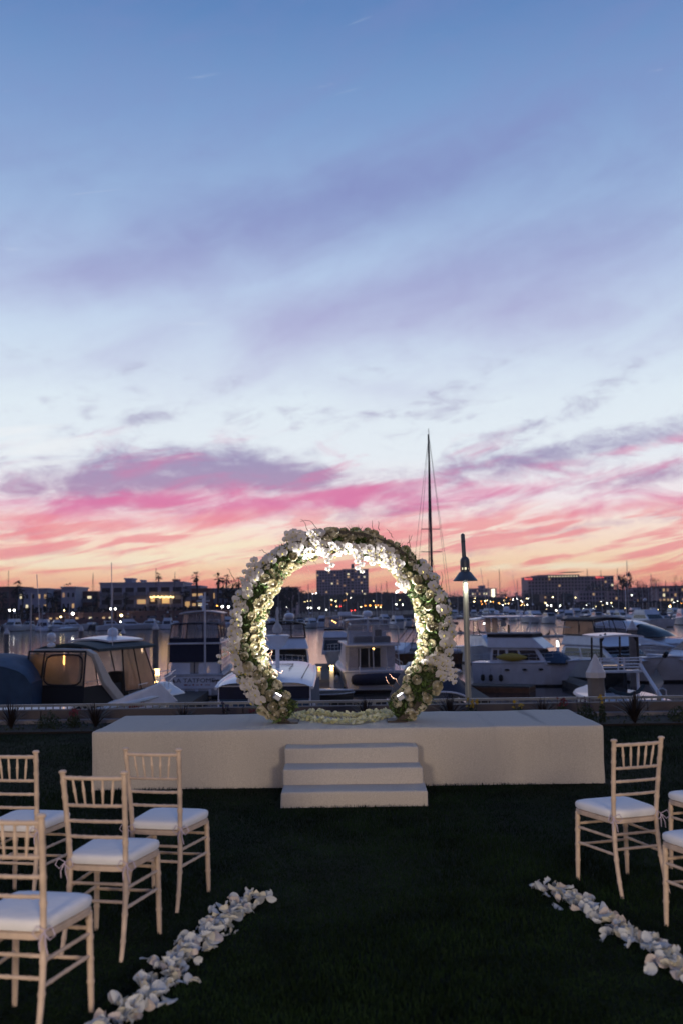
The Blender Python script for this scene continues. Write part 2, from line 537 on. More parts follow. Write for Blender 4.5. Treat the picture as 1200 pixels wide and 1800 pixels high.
# ---- bed plants
M_flax = mat('dark red flax leaf', (.016, .010, .012), .6, var=.4)
M_leaf = mat('bush leaf', (.022, .040, .018), .7, var=.5, vscale=12)
M_leafg = mat('grey green leaf', (.06, .07, .06), .7, var=.4, vscale=12)
M_fred = mat('crimson flower', (.12, .008, .018), .6, var=.3)
M_fyel = mat('yellow flower', (.38, .25, .015), .6, var=.3)
M_fpur = mat('purple flower', (.05, .025, .07), .6, var=.3)


def flax(px, Y, h, n, label):
    p = at(px, 1260, Y)
    r = empty('flax_plant', (p.x, Y, .03), 0, label, 'plant', 'flax plants in the bed')
    m = MB()
    for i in range(n):
        a = rnd.uniform(0, 6.28); lean = rnd.uniform(.15, 1.05); L = h * rnd.uniform(.7, 1.15); w = .012
        c, s_ = math.cos(a), math.sin(a)
        pts = []
        for k in range(5):
            t = k / 4
            rad = L * lean * (t * .7 + t * t * .35); z = L * (t * (1.15 - .25 * lean) - .30 * lean * t * t * t)
            pts.append((c * rad, s_ * rad, max(z, 0)))
        vs = []
        for k, q in enumerate(pts):
            ww = w * (1 - (k / 4) ** 1.5) + .0008
            vs += [(q[0] - s_ * ww, q[1] + c * ww, q[2]), (q[0] + s_ * ww, q[1] - c * ww, q[2])]
        m.add(vs, [(2 * k, 2 * k + 1, 2 * k + 3, 2 * k + 2) for k in range(4)])
    tag(m.build('leaves', M_flax, r), kind='stuff')
    return r


def clump(px, Y, w, h, label, leafm, flower=None, nf=0, cat='plant', nm='flowering_plant', fr=.022):
    p = at(px, 1260, Y)
    r = empty(nm, (p.x, Y, .03), 0, label, cat)
    m = MB()
    for i in range(int(420 * w * h / .1) + 120):
        a = rnd.uniform(0, 6.28); rr = w * .5 * math.sqrt(rnd.random()); z = h * rnd.random() * (1 - (rr / (w * .5)) ** 2 * .6)
        c = Vector((rr * math.cos(a), rr * math.sin(a), z)); s_ = rnd.uniform(.012, .026)
        d1 = Vector((rnd.gauss(0, 1), rnd.gauss(0, 1), rnd.gauss(0, 1))).normalized() * s_
        d2 = d1.cross(Vector((rnd.gauss(0, 1), rnd.gauss(0, 1), rnd.gauss(0, 1)))).normalized() * s_ * .5
        m.add([c - d1, c + d2, c + d1, c - d2], [(0, 1, 2, 3)])
    tag(m.build('foliage', leafm, r), kind='stuff')
    if flower:
        mf = MB()
        for k in range(5):
            a = k * 1.2566
            mf.add([(0, 0, 0), (fr * math.cos(a - .5) * .8, fr * math.sin(a - .5) * .8, .006), (fr * math.cos(a), fr * math.sin(a), .01), (fr * math.cos(a + .5) * .8, fr * math.sin(a + .5) * .8, .006)], [(0, 1, 2, 3)])
        mf.ball((0, 0, .004), fr * .3, 6, 4)
        fm = mf.mesh('flower', flower)
        ms = MB()
        for i in range(nf):
            a = rnd.uniform(0, 6.28); rr = w * .45 * math.sqrt(rnd.random())
            c = Vector((rr * math.cos(a), rr * math.sin(a), h * rnd.uniform(.8, 1.25)))
            ms.tube([(c.x * .7, c.y * .7, .05), c], .0025, 4, False)
            M = Matrix.Translation(c) @ Euler((R(60) + rnd.uniform(-.5, .5), 0, rnd.uniform(-1, 1))).to_matrix().to_4x4()
            inst('flower', fm, r, M)
        tag(ms.build('stems', M_leaf, r), kind='stuff')
    return r


flax(20, 14.35, .38, 60, 'leftmost spiky dark flax plant in the bed')
clump(86, 14.4, .34, .24, 'low bushy green plant between two flax plants at left', M_leaf, nm='bushy_plant')
clump(130, 14.4, .20, .20, 'small crimson geranium at left of the stage', M_leaf, M_fred, 22, nm='geranium')
flax(168, 14.35, .36, 60, 'spiky dark flax plant just left of the stage')
flax(322, 14.45, .30, 44, 'spiky dark flax plant behind the left part of the stage')
clump(398, 14.4, .18, .26, 'small purple leaved plant left of the flower arch', M_flax, M_fpur, 6, nm='purple_plant')
clump(442, 14.4, .14, .18, 'low red flowers hidden behind the left foot of the arch', M_leaf, M_fred, 8, nm='red_flowers')
clump(558, 14.4, .26, .16, 'silvery grey low plant seen through the arch', M_leafg, nm='silver_plant')
flax(642, 14.45, .34, 60, 'spiky dark flax plant seen through the arch')
flax(790, 14.45, .38, 60, 'spiky dark flax plant right of the arch')
clump(829, 14.3, .20, .26, 'yellow flowers at the foot of the lamp post', M_leaf, M_fyel, 12, nm='yellow_flowers', fr=.026)
clump(910, 14.4, .18, .22, 'yellow flowers behind the right half of the stage', M_leaf, M_fyel, 9, nm='yellow_flowers', fr=.026)
clump(873, 14.4, .16, .14, 'pale low plant right of the lamp post', M_leafg, nm='silver_plant')
flax(954, 14.45, .34, 50, 'spiky dark flax plant left of the crimson flowers on the right')
clump(988, 14.3, .17, .26, 'crimson flowers at the right end of the stage', M_leaf, M_fred, 20, nm='geranium')
clump(1030, 13.95, .30, .30, 'purple flowering shrub right of the stage', M_leaf, M_fpur, 16, nm='lavender_shrub', fr=.016)
clump(1058, 14.1, .10, .30, 'single stem of yellow flowers right of the stage', M_leaf, M_fyel, 7, nm='yellow_flowers', fr=.024)
flax(1115, 13.95, .44, 80, 'large spiky dark flax plant at the right of the bed')
clump(1192, 14.2, .30, .22, 'low green plant at the far right of the bed', M_leaf, nm='bushy_plant')
m = MB()
for i in range(2600):
    x = rnd.uniform(-7.5, 7.5); y = rnd.uniform(13.85, 14.8); c = Vector((x, y, .03 + .05 * rnd.random())); s_ = rnd.uniform(.01, .028)
    d1 = Vector((rnd.gauss(0, 1), rnd.gauss(0, 1), rnd.gauss(0, .7))).normalized() * s_
    d2 = d1.cross(Vector((rnd.gauss(0, 1), rnd.gauss(0, 1), 1))).normalized() * s_ * .5
    m.add([c - d1, c + d2, c + d1, c - d2], [(0, 1, 2, 3)])
tag(m.build('ground_cover', M_leaf), 'low dark ground cover on the soil of the bed', 'ground cover', kind='stuff')


# ---- the lamp post on the promenade
M_lamp = mat('painted lamp metal', (.10, .115, .135), .45, metal=.4, var=.1)
M_pole = mat('pale lamp pole', (.36, .36, .30), .45, metal=.2, var=.1)


def lamp_post(loc, label, energy, cat='lamp', soft=.05, rz=0.0):
    r = empty('lamp_post', loc, rz, label, cat)
    H = 3.05
    m = MB(); m.lathe([(.05, 0), (.05, H - .02)], 16); m.build('pole', M_pole, r, True)
    m = MB(); m.lathe([(.09, 0), (.09, .02), (.06, .05)], 16); m.build('base_plate', M_pole, r, True)
    m = MB(); m.tube([(0, 0, H - .02), (-.012, .0, H + .4), (-.025, 0, H + .80), (-.026, 0, H + .815), (-.026, 0, H + .83)], [.036, .036, .036, .03, .012], 14); m.build('upper_tube', M_lamp, r, True)
    m = MB(); m.lathe([(.0365, -.008), (.0385, -.006), (.0385, .006), (.0365, .008)], 14, (-.02, 0, H + .69)); m.build('band', M_rub, r, True)
    # cone shade, open below
    m = MB(); m.lathe([(.208, H), (.215, H + .004), (.21, H + .012), (.10, H + .155), (.082, H + .16), (.082, H + .17), (.06, H + .165), (.095, H + .14), (.2, H + .006)], 32)
    m.f = [f for f in m.f if len(f) == 4]; m.mi = [0] * len(m.f)
    n = 32; k = 8 * n
    m.add([], [])
    m.f += [(k + i, k + (i + 1) % n, (i + 1) % n, i) for i in range(n)]; m.mi = [0] * len(m.f)
    m.build('shade', M_lamp, r, True)
    m = MB(); m.lathe([(.08, H + .16), (.083, H + .195)], 20); m.build('lower_collar', M_lamp, r, True)
    m = MB(); m.lathe([(.083, H + .235), (.083, H + .33), (.078, H + .37), (.06, H + .405), (.03, H + .425), (.002, H + .43)], 20); m.build('dome', M_lamp, r, True)
    for k in range(8):
        a = k * math.pi / 4 + .39
        m = MB(Matrix.Rotation(a, 4, 'Z')); m.box(.072, .083, -.014, .014, H + .19, H + .24); m.build('slot_bar', M_lamp, r)
    m = MB(); m.lathe([(.05, H + .17), (.05, H + .26)], 14); m.build('bulb', mat('warm bulb', (.9, .9, .7), .5, emit=(1, .93, .62), estr=1.1), r)
    m = MB(); m.lathe([(.052, H + .02), (.16, H + .022), (.10, H + .10)], 24); m.build('diffuser', mat('lamp diffuser', (.9, .9, .9), .5, emit=(1, .96, .8), estr=6), r)
    l = bpy.data.lights.new('lamp_light', 'SPOT'); l.energy = energy; l.color = (1, .96, .84); l.spot_size = R(150); l.spot_blend = .6; l.shadow_soft_size = soft
    lo = bpy.data.objects.new('lamp_light', l); COL.objects.link(lo); lo.parent = r; lo.location = (0, -.13, H - .02)
    return r


LPY = 17.35
p = at(825.5, 1222, LPY)
lamp_post((p.x - .03, LPY, PZ), 'tall grey lamp post with a lit cone shade beside the water', 20, rz=0)
# ================================================================== FOREGROUND
M_carpet = None


def carpet_mat():
    m = bpy.data.materials.new('ivory carpet'); m.use_nodes = True
    g = NG(m.node_tree); b = m.node_tree.nodes['Principled BSDF']
    b.inputs['Roughness'].default_value = .95; b.inputs['Specular IOR Level'].default_value = .1
    tc = g.new('ShaderNodeTexCoord').outputs['Object']
    fine = g.noise(tc, 130, 3, .7); big = g.noise(tc, 1.6, 5, .6)
    mp = g.new('ShaderNodeMapping'); g.put(mp.inputs[0], tc); mp.inputs['Scale'].default_value = (4.5, .3, .55)
    st = g.smooth(g.noise(mp.outputs[0], 1.0, 3, .55), .60, .80)
    sx = g.new('ShaderNodeSeparateXYZ'); g.put(sx.inputs[0], tc)
    right = g.smooth(sx.outputs[0], .9, 2.0)
    damp = g.m('MULTIPLY', st, g.m('ADD', .25, g.m('MULTIPLY', right, .75)))
    c = g.ramp(fine, [(.3, (.46, .415, .36, 1)), (.7, (.66, .605, .535, 1))])
    c = g.mix(g.m('MULTIPLY', big, .25), c, (.40, .37, .35, 1))
    c = g.mix(g.m('MULTIPLY', damp, .75), c, (.22, .215, .21, 1))
    g.put(b.inputs['Base Color'], c)
    bp = g.new('ShaderNodeBump'); bp.inputs['Strength'].default_value = .5; bp.inputs['Distance'].default_value = .004
    fold = g.noise(mp.outputs[0], 1.7, 4, .6)
    b2 = g.new('ShaderNodeBump'); b2.inputs['Strength'].default_value = .7; b2.inputs['Distance'].default_value = .03
    g.put(b2.inputs['Height'], fold); g.l.new(b2.outputs[0], bp.inputs['Normal'])
    g.put(bp.inputs['Height'], fine); g.l.new(bp.outputs[0], b.inputs['Normal'])
    return m


M_carpet = carpet_mat()


def soft_box(x0, x1, y0, y1, z0, z1, r=.022, step=.06, wob=.006, seed=0, roundbottom=False):
    """cloth-covered box: rounded edges and a faintly uneven surface"""
    m = MB()
    c = Vector(((x0 + x1) / 2, (y0 + y1) / 2, (z0 + z1) / 2)); h = Vector(((x1 - x0) / 2, (y1 - y0) / 2, (z1 - z0) / 2))

    def axis(n0):
        n = max(2, int(2 * n0 / step)); ls = [-n0, -n0 + r * .33, -n0 + r] + [(-n0 + r) + (2 * n0 - 2 * r) * k / n for k in range(1, n)] + [n0 - r, n0 - r * .33, n0]
        return ls
    ax = [axis(h.x), axis(h.y), axis(h.z)]
    idx = {}

    def vert(p):
        k = tuple(round(a, 5) for a in p)
        if k in idx: return idx[k]
        q = Vector([max(-h[i] + r, min(h[i] - r, p[i])) for i in range(3)])
        if not roundbottom and p[2] < -h.z + r: q.z = p[2]
        d = Vector(p) - q
        P = q + (d.normalized() * r if d.length > 1e-6 else d)
        P += c
        n = d.normalized() if d.length > 1e-6 else Vector((0, 0, 1))
        P += n * wob * (noise.noise(P * 2.3 + Vector((seed, 0, 0))) * 1.6 + noise.noise(P * 7.0) * .5)
        idx[k] = len(m.v); m.v.append(tuple(P)); return idx[k]
    for a in range(3):
        b_, c_ = (a + 1) % 3, (a + 2) % 3
        for sgn in (-1, 1):
            if a == 2 and sgn == -1: continue
            for i in range(len(ax[b_]) - 1):
                for j in range(len(ax[c_]) - 1):
                    q = []
                    for (ii, jj) in ((i, j), (i + 1, j), (i + 1, j + 1), (i, j + 1)):
                        p = [0, 0, 0]; p[a] = sgn * h[a]; p[b_] = ax[b_][ii]; p[c_] = ax[c_][jj]; q.append(vert(p))
                    m.f.append(tuple(q if sgn > 0 else q[::-1])); m.mi.append(0)
    return m


SX0, SX1, SY0, SY1, SH = -2.384, 2.445, 9.55, 10.98, .54
stage = soft_box(SX0, SX1, SY0, SY1, -.01, SH, .022).build('stage', M_carpet, smooth=True)
tag(stage, 'long low stage covered in ivory carpet under the flower arch', 'stage')
st = empty('stage_steps', (0, 0, 0), 0, 'three carpeted steps in front of the stage', 'steps')
for k, (yf, zt, xa, xb) in enumerate([(8.60, .13, -.545, .70), (8.94, .268, -.548, .685), (9.25, .405, -.55, .672)]):
    soft_box(xa, xb, yf, 9.535, -.01 if k == 0 else .13 * k + .004 * k - .004, zt, .02, seed=k * 5 + 3).build('step', M_carpet, st, smooth=True)

# ---- chiavari chairs
M_chair = mat('natural limewashed wood', (.62, .48, .375), .55, var=.22, vscale=14, bump=.2, bscale=60)
M_cush = mat('white cushion', (.80, .80, .82), .85, var=.06, vscale=4, bump=.5, bscale=14)
M_rib = mat('lilac ribbon', (.55, .47, .58), .6)


def ringed(pts_fn, L, r, rings, n=10, steps=60):
    pts = []; rs = []
    for i in range(steps + 1):
        t = i / steps
        pts.append(pts_fn(t))
        k = 1.0
        for q in rings:
            d = abs(t - q) * L
            if d < .007: k = 1.22
        rs.append(r * (1 - .22 * 0) * k)
    return pts, rs


def make_chair():
    c = empty('chiavari_chair', (0, 0, 0))
    # rear posts
    for s in (-1, 1):
        def fn(t, s=s):
            z = .915 * t
            if z < .44:
                u = 1 - z / .44
                return (s * (.146 + .012 * u), -.175 - .075 * u * u, z)
            u = (z - .44) / .475
            return (s * (.146 + .018 * u), -.175 - .055 * u ** 1.3, z)
        pts, rs = ringed(fn, .915, .0135, [.10, .24, .36, .5, .62, .74, .86, .95])
        rs = [r * (.8 + .2 * min(1, i / 14)) for i, r in enumerate(rs)]
        m = MB(); m.tube(pts, rs, 10)
        tp = fn(1.0)
        m.lathe([(.009, -.002), (.019, .002), (.020, .010), (.014, .016), (.003, .018)], 10, tp)
        m.build('back_post', M_chair, c, True)
    for s in (-1, 1):
        def fn(t, s=s):
            return (s * (.170 + .008 * (1 - t)), .172 + .008 * (1 - t), .43 * t)
        pts, rs = ringed(fn, .43, .0145, [.3, .52, .74, .9], steps=40)
        rs = [r * (.82 + .18 * min(1, i / 12)) for i, r in enumerate(rs)]
        m = MB(); m.tube(pts, rs, 10); m.build('front_leg', M_chair, c, True)

    def back(z, s):
        u = (z - .44) / .475
        return Vector((s * (.146 + .018 * u), -.175 - .055 * u ** 1.3, z))
    for z in (.893, .752, .672, .592):
        a, b = back(z, -1), back(z, 1)
        pts, rs = ringed(lambda t: a.lerp(b, t) + Vector((0, -.012 * 4 * t * (1 - t), 0)), .36, .0088 if z < .88 else .0105, [.12, .3, .5, .7, .88], 8, 30)
        m = MB(); m.tube(pts, rs, 8); m.build('back_rail', M_chair, c, True)
    for k in range(5):
        t = (k + 1) / 6
        a, b = back(.755, -1).lerp(back(.755, 1), .06 + .88 * t), back(.892, -1).lerp(back(.892, 1), t)
        bow = lambda t: Vector((0, -.012 * 4 * t * (1 - t), 0))
        a += bow(.06 + .88 * t); b += bow(t)
        m = MB(); m.tube([a, a.lerp(b, .3), a.lerp(b, .5), a.lerp(b, .54), a.lerp(b, .58), a.lerp(b, .8), b], [.0052, .0062, .0075, .0095, .0075, .0062, .0052], 8)
        m.build('spindle', M_chair, c, True)
    # stretchers
    F = lambda z, s: Vector((s * .173, .175, z))
    B = lambda z, s: Vector((s * (.146 + .012 * (1 - z / .44)), -.175 - .075 * (1 - z / .44) ** 2, z))
    def bar(a, b, r=.0085):
        pts, rs = ringed(lambda t: a.lerp(b, t), .36, r, [.15, .5, .85], 8, 24)
        m = MB(); m.tube(pts, rs, 8); m.build('stretcher', M_chair, c, True)
    for s in (-1, 1):
        bar(B(.335, s), F(.335, s)); bar(B(.24, s), F(.24, s))
    bar(F(.355, -1), F(.355, 1)); bar(F(.225, -1), F(.225, 1))
    bar(B(.355, -1), B(.355, 1)); bar(B(.27, -1), B(.27, 1))
    # seat frame and cushion, slightly wider in front
    def outline(w0, w1, y0, y1, n=32):
        out = []
        for i in range(n):
            th = 2 * math.pi * i / n
            cx, cy = math.cos(th), math.sin(th)
            e = 8.0
            k = (abs(cx) ** e + abs(cy) ** e) ** (-1 / e)
            u, v = cx * k, cy * k
            yy = (y0 + y1) / 2 + v * (y1 - y0) / 2; ww = w0 + (w1 - w0) * (v + 1) / 2
            out.append((u * ww, yy))
        return out
    ol = outline(.160, .192, -.195, .200)
    def stack(levels, top=True):
        m = MB(); n = len(ol); vs = []
        for sc, z, dome in levels:
            for x, y in ol:
                vs.append((x * sc, .005 + (y - .005) * sc, z))
        fs = []
        for i in range(len(levels) - 1):
            for k in range(n):
                k2 = (k + 1) % n
                fs.append((i * n + k, i * n + k2, (i + 1) * n + k2, (i + 1) * n + k))
        fs.append(tuple(range(n - 1, -1, -1))); fs.append(tuple(range((len(levels) - 1) * n, len(levels) * n)))
        m.add(vs, fs); return m
    stack([(.97, .418, 0), (1.0, .422, 0), (1.0, .445, 0), (.96, .449, 0)]).build('seat_frame', M_chair, c, True)
    stack([(.94, .450, 0), (.995, .455, 0), (1.01, .468, 0), (1.01, .482, 0), (.985, .493, 0), (.93, .500, 0), (.80, .505, 0), (.5, .509, 0), (.12, .511, 0)]).build('cushion', M_cush, c, True)
    for s in (-1, 1):
        p0 = Vector((s * .165, -.195, .462)); m = MB()
        for (a, b_, L) in ((-.03, -.02, .05), (.035, -.03, .045)):
            m.tube([p0, p0 + Vector((a, -.012, .02)), p0 + Vector((a * 1.5, -.018, -.01)), p0 + Vector((a * .8, -.015, -.03)), p0 + Vector((0, -.012, -.004))], .0024, 5)
        m.tube([p0, p0 + Vector((.012, -.02, -.045)), p0 + Vector((.02, -.015, -.085))], .0026, 5)
        m.tube([p0, p0 + Vector((-.014, -.02, -.04)), p0 + Vector((-.012, -.018, -.075))], .0026, 5)
        m.build('ribbon_tie', M_rib, c, True)
    return c


chair = make_chair()
chairs = [  # x, y, heading (deg, + turns left), label
    (-1.04, 6.01, -13, 'pale wooden chair nearest the left front of the stage, beside the petals'),
    (-1.19, 5.24, -12, 'pale wooden chair between the closest left chair and the stage'),
    (-1.87, 6.01, -11, 'pale wooden chair at the left photo edge in the front row'),
    (-1.295, 4.24, -12, 'closest wooden chair at the lower left corner, cut by the photo edge'),
    (1.64, 6.16, 19, 'pale wooden chair on the right, seen whole beside the petal line'),
    (1.89, 5.27, 17, 'wooden chair cut off at the right photo edge, nearer the camera'),
    (2.28, 6.38, 17, 'wooden chair at the right edge behind, only its seat corner showing'),
]
for i, (x, y, a, lb) in enumerate(chairs):
    o = chair if i == 0 else copy_tree(chair)
    o.location = (x, y, 0); o.rotation_euler = (0, R(rnd.uniform(-.6, .6)), R(a + rnd.uniform(-1, 1))); o.scale = (1, 1, .965)
    tag(o, lb, 'chair', 'wooden chairs facing the flower arch')

# ---- loose petals
M_pet = [mat('white petal', (.70, .73, .76), .6, trans=(.5, .5, .48)), mat('cream petal', (.72, .68, .56), .6, trans=(.5, .45, .35)), mat('blush petal', (.70, .62, .58), .6, trans=(.5, .4, .35))]


def petal_mesh(k, mt):
    """thin curled petal: rounded outline with a wavy, partly folded rim"""
    rr = random.Random(k * 7 + 1)
    L, W = rr.uniform(.024, .036), rr.uniform(.019, .032); cup = rr.uniform(-.3, 1.3); fold = rr.uniform(-.25, .75); curl = rr.uniform(-.6, 1.6); ph = rr.uniform(0, 6); tw = rr.uniform(-1, 1); wav = rr.uniform(.002, .007)
    m = MB()

    def fn(u, v):
        s = (u - .5) * 2; t = v
        w = W * (math.sin(math.pi * min(1, .07 + .72 * t)) ** .75)
        x = s * w; y = (t - .5) * 2 * L - L * .35 * s * s * t
        z = cup * x * x * 22 + fold * abs(x) * .8 + curl * max(0, t - .45) ** 2 * .05 + wav * math.sin(4.3 * s + ph) * t + wav * .6 * math.sin(9 * s + 2 * ph) * t * t + tw * x * (t - .5) * .5
        return (x, y - curl * max(0, t - .7) * .02, z)
    m.grid(fn, 5, 5)
    return m.mesh('petal', mt, True)


PM = [petal_mesh(k, M_pet[0 if k < 9 else (1 if k < 12 else 2)]) for k in range(14)]


def petal_line(pts, w, n, label, name='petal_runner', base=0.0, sc=1.0, meshes=PM, pile=.05, grp='petal lines on the grass'):
    r = empty(name, (pts[0][0], pts[0][1], base), 0, label, 'petals', grp)
    o0 = Vector((pts[0][0], pts[0][1], 0)); P = [Vector((a, b, 0)) for a, b in pts]
    Ls = [(P[i + 1] - P[i]).length for i in range(len(P) - 1)]; T = sum(Ls)
    for k in range(n):
        d = T * (k + rnd.random()) / n; i = 0
        while i < len(Ls) - 1 and d > Ls[i]: d -= Ls[i]; i += 1
        q = P[i].lerp(P[i + 1], min(1, d / Ls[i])); t = (P[i + 1] - P[i]).normalized(); nn = Vector((-t.y, t.x, 0))
        off = max(-1.35, min(1.35, rnd.gauss(0, .5))) * (1.9 if rnd.random() < .06 else 1)
        edge = .75 + .25 * math.sin(k * .19) + .15 * math.sin(k * .53)
        q = q + nn * off * w * .5 * edge + t * rnd.uniform(-.03, .03) - o0
        q.z = .014 + pile * (rnd.random() ** 1.3) * max(0, 1 - abs(off) * .7)
        s = sc * rnd.uniform(.8, 1.25)
        M = Matrix.Translation(q) @ Euler((rnd.gauss(0, .5) + (3.14 if rnd.random() < .3 else 0), rnd.gauss(0, .6), rnd.uniform(0, 6.28))).to_matrix().to_4x4() @ Matrix.Scale(s, 4)
        inst('petal', rnd.choice(meshes), r, M)
    return r


petal_line([(-.47, 5.93), (-.63, 5.72), (-.71, 5.25), (-.82, 4.8), (-.88, 4.45), (-.96, 4.05), (-1.05, 3.8)], .27, 290, 'line of scattered white petals on the grass beside the left chairs')
petal_line([(1.12, 6.08), (1.26, 5.92), (1.33, 5.55), (1.41, 5.2), (1.51, 4.82), (1.56, 4.55), (1.62, 4.3)], .23, 240, 'line of scattered white petals on the grass beside the right chairs')

# ---- added lamp posts, unseen behind the camera, standing in for the venue's warm light
for i, x in enumerate((-3.2, 3.4)):
    l = lamp_post((x, -7.5, 0), 'added lamp post out of view behind the camera, %s of the two' % ('left' if i == 0 else 'right'), 0.01)
    lt = bpy.data.lights.new('added_fill_light', 'POINT'); lt.energy = 1900; lt.color = (1, .80, .60); lt.shadow_soft_size = .8
    lo = bpy.data.objects.new('added_fill_light', lt); COL.objects.link(lo); lo.parent = l; lo.location = (0, .5, 2.5)
# ================================================================== FLOWER ARCH
AC = Vector((-.017, 10.12, 1.405)); AR = .965
M_rose = mat('cream rose petal', (.86, .81, .65), .6, var=.12, vscale=30, trans=(.55, .48, .28))
M_orch = mat('white orchid petal', (.82, .79, .78), .5, var=.08, vscale=30, trans=(.6, .55, .55))
M_lip = mat('orchid lip', (.55, .48, .16), .5)
M_moss = mat('arch moss and leaves', (.050, .080, .024), .8, var=.6, vscale=10)
M_leafb = mat('bright fern leaf', (.11, .19, .045), .6, var=.5, vscale=14)
M_frame = mat('dark brown arch frame', (.022, .012, .010), .6, var=.3)
M_twig = mat('curly twig', (.16, .09, .06), .7)


def rose_mesh(k, mt):
    rr = random.Random(100 + k); m = MB(); Rr = .042; op = rr.uniform(.0, .5)
    layers = [(5, 1.0, .62 + .2 * op, .0), (5, .82, .42 + .15 * op, .6), (4, .62, .24, .2), (3, .42, .12, .9)]
    for n, sc, flare, ph in layers:
        for i in range(n):
            a0 = ph + 2 * math.pi * i / n; wd = 2 * math.pi / n * .72

            def fn(u, v):
                s = (u - .5) * 2; phi = a0 + s * wd
                el = -1.3 + v * (1.3 + .75)
                rad = Rr * sc * (1 + .10 * v * flare + .05 * (1 - s * s))
                if v > .7: rad *= 1 + flare * (v - .7) * .9 * (1 - .4 * s * s)
                r_ = rad * math.cos(el * .82) + .002
                zz = rad * math.sin(el * .9) * .95 + (.004 if sc < .9 else 0) + .012 * (1 - sc) - .004 * abs(s) * v
                return (r_ * math.cos(phi), r_ * math.sin(phi), zz)
            m.grid(fn, 3, 4)
    m.ball((0, 0, .012), .013, 7, 5)
    return m.mesh('rose', mt, True)


def orchid_mesh(k):
    rr = random.Random(200 + k); m = MB()

    def petal(a, L, W, lift, rnd_):
        ca, sa = math.cos(a), math.sin(a)

        def fn(u, v):
            s = (u - .5) * 2
            w = W * (math.sin(math.pi * min(1, .10 + .84 * v)) ** rnd_)
            y = L * v; x = s * w; z = lift * v * v * .5 - .25 * x * x / max(W, .001) + .002 * math.sin(7 * s + 9 * v)
            return (x * ca - y * sa, x * sa + y * ca, z)
        m.grid(fn, 4, 4)
    petal(0, .042, .015, -.010, .8)
    petal(2.35, .040, .014, -.012, .8); petal(-2.35, .040, .014, -.012, .8)
    petal(1.30, .046, .028, .006, .55); petal(-1.30, .046, .028, .006, .55)
    m.cm = 1
    m.ball((0, -.004, .008), .008, 6, 4); m.ball((0, -.014, .006), .006, 6, 4)
    return m.mesh('orchid', [M_orch, M_lip], True)


ROSES = [rose_mesh(k, M_rose) for k in range(4)]
ORCH = [orchid_mesh(k) for k in range(3)]


def face(d, spin=0.0):
    d = Vector(d).normalized()
    return d.to_track_quat('Z', 'Y').to_matrix().to_4x4() @ Matrix.Rotation(spin, 4, 'Z')


arch = empty('flower_arch', (AC.x, AC.y, SH), 0, 'round wedding arch covered in cream roses and white orchids on the stage', 'flower arch')
CZ = AC.z - SH


def ring(th, rad=0.0, dy=0.0):
    """point on the ring: th=0 top, + to the right; local to the arch"""
    return Vector(((AR + rad) * math.sin(th), dy, CZ + (AR + rad) * math.cos(th)))


TH = 2.56    # the ring is open at the bottom: feet at +-TH
m = MB(); nseg = 22
pr = []
for i in range(nseg + 1):
    th = -TH - .05 + (2 * TH + .10) * i / nseg
    pr.append([ring(th, .035, -.09), ring(th, .085, -.09), ring(th, .085, .09), ring(th, .035, .09)])
vs = [p for q in pr for p in q]; fs = []
for i in range(nseg):
    for k in range(4):
        k2 = (k + 1) % 4
        fs.append((i * 4 + k, (i + 1) * 4 + k, (i + 1) * 4 + k2, i * 4 + k2))
m.add(vs, fs + [(0, 1, 2, 3), (nseg * 4 + 3, nseg * 4 + 2, nseg * 4 + 1, nseg * 4)])
m.build('hoop_frame', M_frame, arch)
for s in (-1, 1):
    m = MB(); m.box(s * .54 - .10, s * .54 + .10, -.14, .14, .003, .014); m.build('foot_plate', M_frame, arch)


def thick(th):
    """how thick the greenery is round the ring"""
    a = abs(th)
    t = .088 if a < .5 else .088 + .036 * min(1, (a - .5) / .7)
    if a > 2.1: t = .125 - .03 * (a - 2.1) / .5
    return t


# greenery: real leaves all through the ring's volume
m = MB(); m2 = MB()
for i in range(17000):
    th = rnd.uniform(-TH, TH); t = thick(th); ph = rnd.uniform(0, 6.283); rr = t * (.35 + 1.0 * math.sqrt(rnd.random()))
    c = ring(th, rr * math.cos(ph) - .015, rr * math.sin(ph) * .9)
    if c.z < .01: c.z = .01 + rnd.random() * .05
    s_ = rnd.uniform(.018, .044)
    out = Vector((math.sin(th) * math.cos(ph), math.sin(ph), math.cos(th) * math.cos(ph)))
    d1 = (out + Vector((rnd.gauss(0, .8), rnd.gauss(0, .8), rnd.gauss(0, .8)))).normalized() * s_
    d2 = d1.cross(Vector((rnd.gauss(0, 1), rnd.gauss(0, 1), rnd.gauss(0, 1)))).normalized() * s_ * .33
    (m2 if rnd.random() < .35 else m).add([c - d1, c + d2, c + d1, c - d2], [(0, 1, 2, 3)])
# spiky tufts along the edges
for th0 in (.14, .17, .60, .66, .72, 1.05, -.6, -2.45, -2.5, 2.45, 2.5, 2.2, -2.3, 1.9, -1.2, 1.4):
    for k in range(16):
        c = ring(th0 + rnd.uniform(-.04, .04), thick(th0) * .7, rnd.uniform(-.08, .03)); a = rnd.uniform(-.9, .9)
        out = Vector((math.sin(th0 + a), rnd.uniform(-.5, .2), math.cos(th0 + a))).normalized(); L = rnd.uniform(.06, .13)
        sd_ = out.cross(Vector((0, 1, 0))).normalized() * .004
        m2.add([c - sd_, c + sd_, c + out * L], [(0, 1, 2)])
tag(m.build('moss', M_moss, arch), kind='stuff')
tag(m2.build('fern_leaves', M_leafb, arch), kind='stuff')
m = MB(); pts = [ring(-TH + 2 * TH * i / 60, -.015, 0) for i in range(61)]
m.tube(pts, [thick(-TH + 2 * TH * i / 60) * .62 for i in range(61)], 10); m.build('moss_core', M_moss, arch, True)

# flowers.  Where the orchid drifts lie on the ring (th ranges), the rest is roses
placed = []


def ok(p, d):
    for q in placed:
        if (q - p).length < d: return False
    placed.append(p); return True


